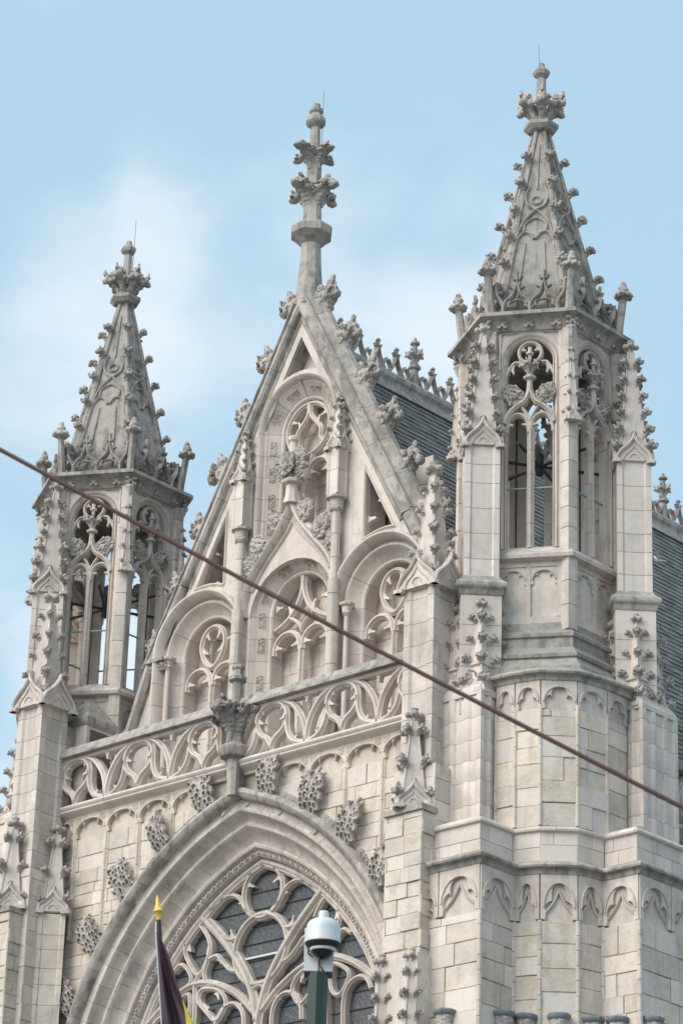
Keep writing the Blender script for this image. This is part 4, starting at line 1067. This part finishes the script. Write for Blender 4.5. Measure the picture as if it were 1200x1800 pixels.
# ---- front wall over the great arch
AC, AZ, RG = 1.425, 13.5, 4.58
def arch_path(Rr, z0=10.0, n=30):
    top = math.degrees(math.acos(AC/Rr))
    rgt = [(Rr*math.cos(R(t_*top/n))-AC, AZ+Rr*math.sin(R(t_*top/n))) for t_ in range(n+1)]
    rgt = ([(rgt[0][0], z0)] if z0 < AZ else []) + rgt
    return rgt + [(-x_, z_) for x_, z_ in reversed(rgt[:-1])]
Fs = facade(-1.55)
def xin(z, Rr): return (math.sqrt(max(0, Rr*Rr-(z-AZ)**2)) - AC) if z > AZ else Rr-AC
fw_ = MB().slab(Fs, [(-4.66, 0), (-4.66, 19.35), (4.66, 19.35), (4.66, 0), (xin(0, 5.5), 0)] + arch_path(5.5, 9.0) + [(-xin(0, 5.5), 0)], -.5, -.046).obj('front_wall', M['mortar'], G, 0)
def arch_clip(z0, z1, a0, a1):
    l0, l1 = max(0, xin(z0, 5.55)), max(0, xin(z1, 5.55))
    rows = []
    if l0 < 4.6: rows += [(a0, -l0, a0, -l1), (l0, a1, l1, a1)]
    return rows
ashlar(G, fw_, Fs, -4.66, 4.66, 12.5, 18.93, .0, .24, (.35, .65), 'old', clip=arch_clip, rough=.006, new=.25)
for k in range(-5, 6):
    if k == 0: continue
    x_ = (abs(k)-.0)*.843*(1 if k > 0 else -1)
    zl = max(18.3 if abs(k) < 3 else 17.0, AZ + math.sqrt(max(0, 5.8**2-(abs(x_)+AC)**2)))
    if zl < 18.93:
        mb = MB()
        for i in range(int((18.96-zl)/.4)+1):
            z = zl+i*.4; mb.sweep(Fs, [(x_, z), (x_, min(18.96, z+.394))], tprof(.12, -.05, .05))
        mb.obj('blind_mullion', M['old'], fw_)
for k in range(-6, 6):
    a0, a1 = k*.843, (k+1)*.843
    a0, a1 = max(a0, -4.66), min(a1, 4.66)
    if a1-a0 < .3: continue
    if abs(a0+a1) < 1.0: continue
    mb = MB(); head_plate(mb, Fs, a0, a1, 18.93, 19.36, .06, -.045, .035, .36); mb.box(Fs, a0, a1, 18.93, 19.34, -.1, -.04)
    hp = mb.obj('blind_arch_head', M['old'], fw_)
    for q in (a0+.10, a1-.10): put('carved_panel', ORN['panel'], hp, Matrix.Translation(Fs(q, 19.20, .04)) @ Matrix.Diagonal((.13, .5, .13, 1)))
# the great arch: three rings of voussoirs
Fa = facade(-.86)
inner = mould([(0, -.20), (0, .05), (.03, .08), (.075, .08), (.10, .05), (.12, .10), (.12, .16), (.15, .19), (.19, .19), (.21, .16), (.23, .20), (.25, .26), (.29, .28), (.33, .26), (.35, .22), (.40, .24), (.47, .31), (.52, .41), (.54, .46), (.54, -.20)])
outer_ = mould([(.54, -.15), (.54, .46), (.57, .50), (.61, .51), (.64, .48), (.66, .46), (.69, .48), (.73, .55), (.755, .62), (.76, .66), (.79, .70), (.83, .71), (.86, .68), (.88, .66), (.93, .66), (.97, .67), (.97, -.05)])
hoodp = mould([(.97, .30), (.97, .70), (.985, .78), (1.02, .83), (1.09, .86), (1.15, .84), (1.18, .80), (1.20, .66), (1.22, .60), (1.22, .40)])
ap0 = arch_path(RG)
ar = MB().sweep(Fa, ap0, mould([(.06, -.22), (.06, .02), (.5, .3), (.9, .5), (.9, -.22)])).obj('great_arch', M['mortar'], G)
for prof, seg, mt_ in ((inner, .40, 'stone'), (outer_, .31, 'stone'), (hoodp, .75, 'coping')):
    L = plen(ap0); n = round(L/seg) | 1
    for p in cut(ap0, L/n, .006): MB().sweep(Fa, p, prof).obj('voussoir' if mt_ == 'stone' else 'hood_stone', M[mt_], ar)
mb = MB(); pts = arch_path(RG+.17, 12.5, 60); L = plen(pts); n = int(L/.075)
for i, p in enumerate(cut(pts, L/n, .004)):
    c = Vector(p[0]).lerp(Vector(p[-1]), .5); o_ = .016 if i % 2 else -.012
    mb.lathe(tuple(Fa(c.x+o_*.6, c.y, .195)), [(.0, -.036), (.026, -.016), (.028, .016), (.0, .036)], 6, i)
mb.obj('bead_moulding', M['carved'], ar)['kind'] = 'stuff'
for e in (-1, 1):
    for th, sc in ((65.6, 1.0), (54.2, 1.0), (42.8, 1.0), (31.2, .98), (19.5, .95)):
        t_ = R(th+2); b_ = Fa((5.66*math.cos(t_)-AC)*e, AZ+5.66*math.sin(t_), .74)
        lean = R(90-(90+th)/2)*e
        put('hood_leaf', ORN['hoodleaf'], G, Matrix.Translation(b_) @ Matrix.Rotation(lean, 4, 'Y') @ Matrix.Rotation(R(random.uniform(-14, 14)), 4, 'Z') @ Matrix.Diagonal((sc*.92, 1, sc*1.15, 1)))
        # foliage trailing down the hood from each leaf
        for i in range(5):
            t2 = R(th - 1.5 - i*1.15); q = Fa((5.80*math.cos(t2)-AC)*e, AZ+5.80*math.sin(t2), .70)
            put('leaf', ORN['leaf'], ar, Matrix.Translation(q) @ Matrix.Rotation(e*(math.pi/2-t2), 4, 'Y') @ Matrix.Diagonal((.62, .5, .40-.03*i, 1)))
MB().box(facade(-1.60), -.085, .085, 18.95, 19.6, -.1, .12).obj('finial_stem', M['coping'], G)
# ---- great window
Fw = facade(-.86)
gw = MB().slab(Fw, [(-3.2, 4.0), (3.2, 4.0)] + arch_path(RG+.03, 9.0)[1:-1], -.16, -.13).obj('great_window', M['glass'], G, 0)
mb = MB()
for i in range(22):
    z = 11.2+i*.31; x_ = xin(z, RG)
    if x_ > .1: mb.box(Fw, -x_, x_, z, z+.016, -.128, -.105)
mb.obj('saddle_bars', M['iron'], gw)
MB().box(Fw, -.56, .56, 16.20, 16.235, -.10, -.07).obj('white_rail', M['white'], gw)
def wt(name, pts, w_=.10, closed=False, d1=.05, n=6, raw=False):
    mb = MB(); path = pts if raw else spline(pts, n, closed)
    mb.sweep(Fw, path, tprof(w_, -.13, d1), closed=closed)
    return mb.obj(name, M['stone'], gw)
def wc(lst):
    mb = MB()
    for a_, z_, an, L in lst: cusp(mb, Fw, a_, z_, an, L, .05, -.11, .0)
    mb.obj('cusps', M['stone'], gw)
wt('tracery_ring', arc(0, 17.36, .47, 0, 360, 36)[:-1], .11, True, raw=True)
wc([(-.38, 17.56, -25, .17), (.38, 17.56, 205, .17)])
wt('tracery_ring', arc(0, 16.32, .63, 0, 360, 44)[:-1], .12, True, .06, raw=True)
wt('frame_arch', arch_path(RG-.02, 9.0, 40), .09, raw=True)
wt('central_mullion', [(0, 8.0), (0, 15.02)], .2, d1=.085, raw=True)
wt('small_dagger', [(0, 15.12), (-.16, 15.38), (-.15, 15.58), (0, 15.66), (.15, 15.58), (.16, 15.38)], .07, True)
for e in (-1, 1):
    def X(pts): return [(a*e, z) for a, z in pts]
    def A_(d): return d if e < 0 else 180-d
    wt('tracery_arm', X([(-1.46, 17.14), (-1.02, 16.74), (-.62, 16.30), (-.30, 15.84), (-.13, 15.48), (0, 15.0)]), .19, d1=.09)
    wt('tracery_lobe', X([(-1.34, 17.10), (-1.05, 17.34), (-.78, 17.42), (-.55, 17.32), (-.42, 17.12), (-.24, 16.98)]), .09)
    wt('tracery_lobe', X([(-1.2, 16.92), (-.86, 16.66), (-.70, 16.60), (-.56, 16.62)]), .08)
    wt('tear_loop', X([(-1.55, 16.98), (-1.78, 16.80), (-1.86, 16.55), (-1.72, 16.30), (-1.50, 16.08), (-1.32, 16.28), (-1.24, 16.55), (-1.36, 16.82)]), .09, True)
    wt('tracery_stem', X([(-1.50, 16.08), (-1.58, 15.88), (-1.56, 15.5), (-1.57, 15.1), (-1.62, 14.2)]), .10)
    wt('tracery_lobe', X([(-1.24, 16.34), (-1.05, 16.36), (-.90, 16.22), (-.72, 16.06), (-.50, 15.98)]), .09)
    wt('tracery_lobe', X([(-1.28, 16.30), (-1.36, 16.08), (-1.26, 15.88), (-1.05, 15.82)]), .09)
    wt('tracery_arc', X([(-2.72, 15.36), (-2.28, 15.68), (-1.83, 15.88), (-1.52, 15.93), (-1.2, 15.89), (-.84, 15.76), (-.44, 15.52), (-.1, 15.2)]), .13, d1=.07)
    wt('tear_loop', X([(-1.05, 15.76), (-.86, 15.62), (-.80, 15.42), (-1.0, 15.18), (-1.26, 15.38), (-1.46, 15.60), (-1.40, 15.80)]), .09, True)
    wt('light_arch', X([(-1.04, 14.9), (-1.0, 15.16), (-.84, 15.38), (-.60, 15.43), (-.40, 15.28), (-.33, 15.02), (-.36, 14.6)]), .09)
    wt('tracery_lobe', X([(-2.14, 16.24), (-1.95, 16.34), (-1.76, 16.20), (-1.68, 16.0), (-1.84, 15.88)]), .08)
    wt('light_arch', X([(-2.62, 15.2), (-2.52, 15.38), (-2.34, 15.45), (-2.12, 15.36), (-2.0, 15.1), (-2.0, 14.6)]), .09)
    wt('tear_loop', X([(-1.72, 15.76), (-2.05, 15.62), (-2.1, 15.45), (-1.9, 15.2), (-1.7, 15.35)]), .08, True)
    wc([(e*-1.78, 16.62, A_(-15), .15), (e*-1.30, 16.50, A_(190), .11), (e*-.52, 17.26, A_(235), .14), (e*-.72, 16.66, A_(75), .15), (e*-1.02, 15.68, A_(250), .13), (e*-1.28, 15.44, A_(60), .13), (e*-.46, 15.36, A_(235), .13), (e*-.92, 15.28, A_(-40), .13), (e*-1.0, 16.30, A_(250), .1)])

# ---- front piers with their pinnacles
for e in (-1, 1):
    pr_ = 'stone'
    def RX(x0, x1, y0, y1): return [(min(e*x0, e*x1), y0), (max(e*x0, e*x1), y0), (max(e*x0, e*x1), y1), (min(e*x0, e*x1), y1)]
    rec = .045
    xa, xb = sorted((e*4.48, e*5.14))
    drums(G, [(xa, -2.37), (xa+.13, -2.37), (xa+.13+rec, -2.37+rec), (xb-.13-rec, -2.37+rec), (xb-.13, -2.37), (xb, -2.37), (xb, -2.24), (xb-rec, -2.215), (xb-rec, -1.865), (xb, -1.84), (xb, -1.71), (xa, -1.71), (xa, -1.84), (xa+rec, -1.865), (xa+rec, -2.215), (xa, -2.24)], 18.25, 21.48, .40, 'stone')
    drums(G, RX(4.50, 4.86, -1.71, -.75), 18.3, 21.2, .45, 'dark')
    pinnacle(G, (e*4.81, -2.04), 21.46, 23.88, .74, 0, 5, .9, 'stone', gh=.80, gw=.55, knob=1.25, name='pier_pinnacle', pf=.64)
    MB().slab(plan(0), RX(4.44, 5.26, -2.40, -1.4), 0, 18.2).obj('pier_core', M['mortar'], G, 0)
    for p, q in (((e*4.40, -2.44), (e*5.30, -2.44)), ((e*5.30, -2.44), (e*5.30, -1.4)), ((e*4.40, -1.4), (e*4.40, -2.44))):
        if e < 0: p, q = q, p
        F, L = wallframe(p, q)
        ashlar(G, G, F, 0, L, 12.5, 18.22, .0, .33, (.4, .6), 'stone', rough=.005, new=.4, weight=.8)
    # stepped front of the pier
    MB().slab(plan(0), RX(4.56, 5.27, -2.71, -2.3), 0, 17.30).obj('pier_core', M['mortar'], G, 0)
    for p, q in (((e*4.52, -2.755), (e*5.31, -2.755)), ((e*5.31, -2.755), (e*5.31, -2.35)), ((e*4.52, -2.35), (e*4.52, -2.755))):
        if e < 0: p, q = q, p
        F, L = wallframe(p, q)
        ashlar(G, G, F, 0, L, 12.5, 17.34, .0, .27, (.3, .5), 'old', rough=.012)
    MB().box(plan(0), *sorted((e*4.50, e*5.34)), -2.80, -2.4, 17.34, 17.44).obj('offset_slab', M['coping'], G)
    pinnacle(G, (e*4.86, -2.48), 17.48, 19.22, .48, R(45), 3, .95, 'stone', gh=.85, gw=.60, knob=1.05, name='pier_pinnacle')
    # inner shaft with its own pinnacle
    drums(G, rot_square((e*4.40, -1.82), .50, R(45), .02), 12.5, 17.42, .34, 'old')
    pinnacle(G, (e*4.40, -1.82), 17.46, 19.20, .48, R(45), 3, .95, 'stone', gh=.85, gw=.60, knob=1.05, name='pier_pinnacle')
    # plinth with twin spirelets at the foot of the view
    MB().slab(plan(0), RX(4.48, 5.36, -2.86, -2.4), 0, 14.92).obj('pier_plinth', M['fine'], G, 0)
    for x_ in (4.62, 5.24): pinnacle(G, (e*x_, -2.86), 13.4, 14.98, .24, R(45), 4, .75, 'fine', (0, 3), knob=1.0, name='spirelet')
# little stair-head house behind the balustrade
hx = MB().box(plan(0), -4.95, -4.22, -1.45, -.70, 19.3, 21.30).obj('stair_house', M['stone'], G, 0)
MB().lathe((-4.585, -1.075), [(.52, 21.22), (.58, 21.30), (.59, 21.38), (.57, 21.42), (.08, 21.88)], 4, R(45)).obj('stair_house_roof', M['coping'], hx, 15)
MB().box(Fr((-4.22, 0, 0), (0, 1, 0), (0, 0, 1), (1, 0, 0)), -1.36, -.74, 19.4, 21.16, .0, .02).obj('door', M['door'], hx)

lay_stones()

# ---------------------------------------------------------------- left turret: mirror copy of the right one
def copy_tree(o, parent=None):
    c_ = o.copy(); C.objects.link(c_); c_.parent = parent
    for ch in list(o.children): copy_tree(ch, c_)
    return c_
TL = copy_tree(TR)
TL.location = (-5.5, 0, 0)
TL.scale = (-1, 1, 1)
TL['label'] = 'left-hand stone turret whose open lantern shows sky behind the cable'

# ---------------------------------------------------------------- slate roof behind the gable
RF = empty('slate_roof', (0, 6, 0), 'steep grey slate roof with pierced stone cresting running back behind the gable', 'roof')
def lo(v): return Vector(v) - Vector((0, 6, 0))
ZR, SLP = 28.55, 1.76
L_ = math.hypot(1, SLP)
for e in (1, -1):
    F = Fr(lo((0, 0, ZR)), (0, e, 0), (e/L_, 0, -SLP/L_), (e*SLP/L_, 0, 1/L_))
    y0, y1, s1 = .35, 15.5, 10.9
    a0, a1 = (y0, y1) if e > 0 else (-y1, -y0)
    MB().box(F, a0, a1, .0, s1, -.12, -.01).obj('roof_deck', M['mortar'], RF, 0)
    courses, mbr = [], MB(); n_ = 0
    v = .12; row = 0
    while v < s1 - .1:
        x = a0 - (row % 2)*.13
        while x < a1:
            w_ = .26
            b0, b1 = max(x+.004, a0), min(x+w_-.004, a1)
            if b1-b0 > .05:
                j = random.uniform(-.008, .008); lift = random.uniform(.016, .026)
                vs = [F(b0, v-.05, .0), F(b1, v-.05, .0), F(b1, v+.165+j, lift), F(b0, v+.165+j, lift), F(b0, v-.05, -.008), F(b1, v-.05, -.008), F(b1, v+.165+j, lift-.012), F(b0, v+.165+j, lift-.012)]
                fs = [(0, 1, 2, 3), (7, 6, 5, 4), (3, 2, 6, 7), (1, 5, 6, 2), (0, 3, 7, 4)]
                yy = (b0+b1)/2
                vis = e > 0 and ((.9 < yy < 3.3 and .3 < v < 3.6) or (9.6 < yy < 11.8 and .3 < v < 2.4))
                if vis and n_ < 300:
                    MB().add(vs, fs).obj('slate', M['slate'], RF, 0); n_ += 1
                else: mbr.add(vs, fs)
            x += w_
        v += .16; row += 1
    mbr.obj('slates', M['slate'], RF, 0)['kind'] = 'stuff'
# ridge stone
Fri = Fr(lo((0, 0, 0)), (0, 1, 0), (1, 0, 0), (0, 0, 1))
for p in cut([(.4, 0), (15.5, 0)], 1.1):
    MB().sweep(Fri, p, [(-.28, ZR-.38), (-.25, ZR-.32), (-.17, ZR-.16), (-.17, ZR-.10), (-.21, ZR-.04), (-.21, ZR+.04), (-.14, ZR+.13), (.14, ZR+.13), (.21, ZR+.04), (.21, ZR-.04), (.17, ZR-.10), (.17, ZR-.16), (.25, ZR-.32), (.28, ZR-.38)]).obj('ridge_stone', M['coping'], RF)
# cresting
Fc = Fr((0, 0, ZR+.12), (0, 1, 0), (0, 0, 1), (1, 0, 0))
mb = MB()
for e in (-1, 1):
    mb.sweep(Fc, spline([(e*.27, 0), (e*.20, .10), (e*.09, .26), (e*.02, .46)], 5), tprof(.075, -.05, .05))
    mb.sweep(Fc, spline([(e*.16, .16), (e*.20, .26), (e*.25, .34)], 4), tprof(.05, -.05, .05))
    mb.sweep(Fc, spline([(0, .50), (e*.05, .50), (e*.09, .56)], 4), tprof(.045, -.04, .04))
mb.sweep(Fc, [(0, .40), (0, .64)], tprof(.06, -.045, .045))
mb.lathe((0, 0, ZR+.12), [(.03, .60), (.06, .63), (.03, .68)], 6)
crm = mb.mesh('cresting', M['coping'])
mb = MB(); mb.lathe((0, 0, ZR+.12), [(.09, 0), (.075, .40), (.13, .43), (.13, .48), (.07, .51), (.06, .85), (.045, .95), (.10, .98), (.10, 1.02), (.04, 1.05), (.03, 1.12)], 8)
cfm = mb.mesh('cresting_finial', M['coping'])
k = 0; y = .65
while y < 15.4:
    put('cresting', crm, RF, Matrix.Translation(lo((0, y, 0))))
    if k % 5 == 4 or abs(y-11.35) < .28:
        f_ = put('cresting_finial', cfm, RF, Matrix.Translation(lo((0, y, 0))))
        put('leaf_cluster', ORN['bloom'], f_, Matrix.Translation((0, 0, ZR+.12+.58)) @ Matrix.Diagonal((1.05, 1.05, 1.1, 1)))
    y += .555; k += 1
# ---------------------------------------------------------------- side wall and parapet behind the right turret
SWL = empty('side_wall', (6.2, 8, 0), 'narrow strip of side wall with pierced parapet under the slate eaves, right of the right-hand turret', 'wall')
def ls(v): return Vector(v) - Vector((6.2, 8, 0))
Fp = Fr(ls((6.3, 0, 0)), (0, 1, 0), (0, 0, 1), (1, 0, 0))
MB().box(Fp, 1.1, 15.5, 0, 18.3, -.8, -.046).obj('wall_core', M['mortar'], SWL, 0)
ashlar_q = len(QUARRY); QUARRY.clear()
ashlar(SWL, SWL, Fp, 1.1, 7.0, 12.5, 18.0, .0, .33, (.4, .7), 'old', rough=.006, new=.3)
lay_stones()
MB().sweep(Fp, [(1.1, 18.15), (15.5, 18.15)], [(-.15, -.1), (-.08, .1), (.05, .22), (.12, .2), (.2, .05), (.2, -.1)]).obj('cornice', M['coping'], SWL)
MB().sweep(Fp, [(1.1, 19.38), (15.5, 19.38)], [(-.08, -.1), (-.06, .1), (.03, .14), (.08, .08), (.08, -.1)]).obj('parapet_rail', M['coping'], SWL)
for k in range(8):
    c = 2.2 + k*1.1; mb = MB()
    for e in (-1, 1):
        mb.sweep(Fp, spline([(c, 18.3), (c+e*.26, 18.5), (c+e*.40, 18.85), (c+e*.26, 19.15), (c, 19.34)], 5), tprof(.10, -.08, .08))
        mb.sweep(Fp, spline([(c+e*.55, 18.3), (c+e*.50, 18.8), (c+e*.2, 19.3)], 5), tprof(.09, -.08, .08))
        cusp(mb, Fp, c+e*.36, 18.95, 200 if e > 0 else -20, .16, .05, -.05, .05)
    mb.obj('parapet_tracery', M['fine'], SWL)
MB().box(Fp, 3.4, 5.0, 6, 16.6, -.02, .03).obj('window_recess', M['door'], SWL, 0)
# ---------------------------------------------------------------- things in front of the church
# surveillance camera on its green post
CP = Vector((19.40, -20.31, 0))
zt = 8.47
po = MB(); po.lathe(CP, [(.084, 0), (.084, zt)], 8, R(22.5+12)); po.lathe(CP, [(.13, 0), (.13, .9), (.09, 1.0)], 8, R(22.5+12))
pole = po.obj('camera_post', M['green'], None, 15); pole['label'] = 'dark green octagonal post carrying the white dome camera, in front of the great window'; pole['category'] = 'post'
cc = empty('surveillance_camera', (CP.x, CP.y, zt), 'white dome surveillance camera with dark lens bubble on top of the green post', 'camera')
tow = Vector((36.39-CP.x, -38.66-CP.y, 0)).normalized()
yaw_ = math.atan2(tow.x, -tow.y)
lat0 = Vector((math.cos(yaw_), math.sin(yaw_), 0))
ca_ = MB(); fc = Fr((0, 0, 0), lat0, (0, 0, 1), (tow.x, tow.y, 0))
ca_.slab(fc, [(-.118, .012), (.118, .012), (.125, .22), (.125, .38), (-.125, .38), (-.125, .22)], -.14, .04); ca_.obj('mounting_box', M['white'], cc, 30)
off = tow*.10 + lat0*.03
MB().lathe(off, [(.136, .228), (.148, .232), (.149, .25), (.146, .26), (.142, .36), (.136, .39), (.118, .418), (.085, .438), (.05, .448), (.044, .45), (.044, .492), (.038, .508), (.015, .512)], 36).obj('housing', M['white'], cc)
MB().lathe(off, [(.10, .185), (.125, .195), (.140, .212), (.151, .226), (.151, .234), (.13, .236)], 36).obj('rim', M['rubber'], cc)
MB().lathe(off, [(.004, .098), (.035, .104), (.065, .122), (.088, .15), (.097, .185), (.097, .22)], 28).obj('dome', M['domeglass'], cc)
MB().lathe(off, [(.099, .165), (.106, .168), (.110, .182), (.108, .20), (.09, .20)], 28).obj('dome_collar', M['white'], cc)
MB().tube([fc(.01, .12, .05), fc(.005, .085, .065), fc(.015, .05, .06), fc(.05, .0, .045)], .006, n=6).obj('loose_wire', M['cable'], cc)
MB().tube([fc(.0, .10, .05), fc(.0, .05, .055), fc(.005, .0, .045)], .005, n=6).obj('loose_wire', M['cable'], cc)
MB().tube([fc(-.085, .19, .05), fc(-.09, .15, .08), fc(-.05, .12, .08)], .007, n=6).obj('loose_wire', M['rubber'], cc)
MB().slab(fc, [(-.085, .435), (-.035, .440), (-.03, .462), (-.08, .455)], .08, .11).obj('latch', M['cable'], cc)
MB().box(fc, -.118, .118, .0, .012, -.14, .045).obj('base_plate', M['cable'], cc)
# flag on a slanting staff
FP = Vector((18.42, -21.27, 9.09))        # tip of the spearhead
lat = Vector((math.cos(YAW), math.sin(YAW), 0))
ax_ = (lat*-.115 + Vector((0, 0, 1))).normalized()
def fl(s_, l=0.0, d=0.0): return FP - ax_*s_ + lat*l + tow*d
fp = MB(); fp.tube([fl(.20), fl(9.2)], .019, .024, 10)
fpo = fp.obj('flagstaff', M['rubber']); fpo['label'] = 'black flagstaff slanting up with a gilt spearhead, left of the camera post'; fpo['category'] = 'flagpole'
mb = MB(); rings = [(.0, .004), (.03, .013), (.08, .019), (.12, .032), (.138, .047), (.143, .049), (.15, .042), (.18, .024), (.215, .020)]
n = 10; vs = []; fs = []
e1 = lat - ax_*lat.dot(ax_); e1.normalize(); e2 = ax_.cross(e1)
for s_, r_ in rings:
    for i in range(n): vs.append(FP - ax_*s_ + (e1*math.cos(2*math.pi*i/n)+e2*math.sin(2*math.pi*i/n))*r_)
for q in range(len(rings)-1): fs += [(q*n+i, q*n+(i+1) % n, (q+1)*n+(i+1) % n, (q+1)*n+i) for i in range(n)]
fs += [tuple(range(n)), tuple((len(rings)-1)*n+i for i in range(n))]
mb.add(vs, fs).obj('spearhead', M['gold'], fpo)
# cloth: hoist along the staff, the fly hanging limp in folds
nu, nv = 40, 60; vs = []; fs = []; attr = []
for j in range(nv+1):
    for i in range(nu+1):
        u, h = i/nu, 1.7*j/nv
        wd = .012 + .345*h*(1-.18*h) + .012*math.sin(h*9)*u
        fold = .055*math.sin(u*7.5+h*1.3)*min(1, h*2.2) + .02*math.sin(u*17-h*4)*min(1, h*2)
        vs.append(fl(.33 + h, -.026 + wd*u, .032 + .05*u*(1-u)*2 + fold*(u > 0) + .06*(u > 0)*min(1, h)))
        attr.append(1.0 if u > .93-.85*(h-.64) and h > .6 else 0.0)
for j in range(nv):
    for i in range(nu):
        k = j*(nu+1)+i; fs.append((k, k+1, k+nu+2, k+nu+1))
mb = MB(); mb.add(vs, fs); me = mb.mesh('flag', M['flag'], 60)
at_ = me.attributes.new('cloth', 'FLOAT', 'POINT'); at_.data.foreach_set('value', attr)
flo = put('flag', me); flo['label'] = 'limp dark purple flag with a yellow band hanging from the slanting staff'; flo['category'] = 'flag'
MB().tube([fl(.24, -.024, .03), fl(.33, -.030, .035), fl(1.0, -.030, .035), fl(2.05, -.030, .035)], .006, n=6).obj('hoist_tape', M['white'], flo)
sm = flo.modifiers.new('s', 'SOLIDIFY'); sm.thickness = .003
# overhead cable across the view
def ray(u, v):
    d = fw*5411.69 + rt2*(u-600) - up2*(v-900); return d/d.dot(fw)
c0 = cam.matrix_world.translation
k0 = c0 + ray(-420, 560)*10.2; k1 = c0 + ray(1700, 1672)*9.0
pts = []
for i in range(41):
    t_ = i/40; p = k0.lerp(k1, t_); p.z -= .028*4*t_*(1-t_); pts.append(p)
ext0 = k0 + (k0-k1)*3; ext1 = k1 + (k1-k0)*3
cab = MB().tube([ext0] + pts + [ext1], .0074, n=10).obj('overhead_cable', M['cable'])
cab['label'] = 'thin brown overhead cable slanting down across the whole view'; cab['category'] = 'cable'
# bird over the slates
bp = Vector((6.2, 5.6, 24.6))
bp = c0 + ray(1158, 986)*58.0
mb = MB(); mb.tube([bp + lat*-.09, bp + lat*-.03 + Vector((0, 0, .01)), bp + lat*.07, bp + lat*.14], .012, .01, 6)
mb.tube([bp + lat*-.06, bp + lat*.0, bp + lat*.06], .034, .02, 8)
bd = mb.obj('bird', M['bird']); bd['label'] = 'small white bird flying in front of the slate roof at the right edge'; bd['category'] = 'bird'
for e in (-1, 1):
    w_ = MB(); q = bp + Vector((0, 0, .01))
    d_ = (tow*e*.6 + Vector((0, 0, .55)) - lat*.25)
    vs = [q + lat*-.03, q + lat*.05, q + d_*.12 + lat*.05, q + d_*.30, q + d_*.28 + lat*-.02, q + d_*.12 + lat*-.05]
    vs = vs + [x + tow*.006 for x in vs]
    w_.add(vs, [(0, 1, 2, 5), (5, 2, 3, 4), (6, 11, 8, 7), (11, 10, 9, 8), (0, 6, 7, 1), (1, 7, 8, 2), (2, 8, 9, 3), (3, 9, 10, 4), (4, 10, 11, 5), (5, 11, 6, 0)]).obj('wing', M['bird'], bd)
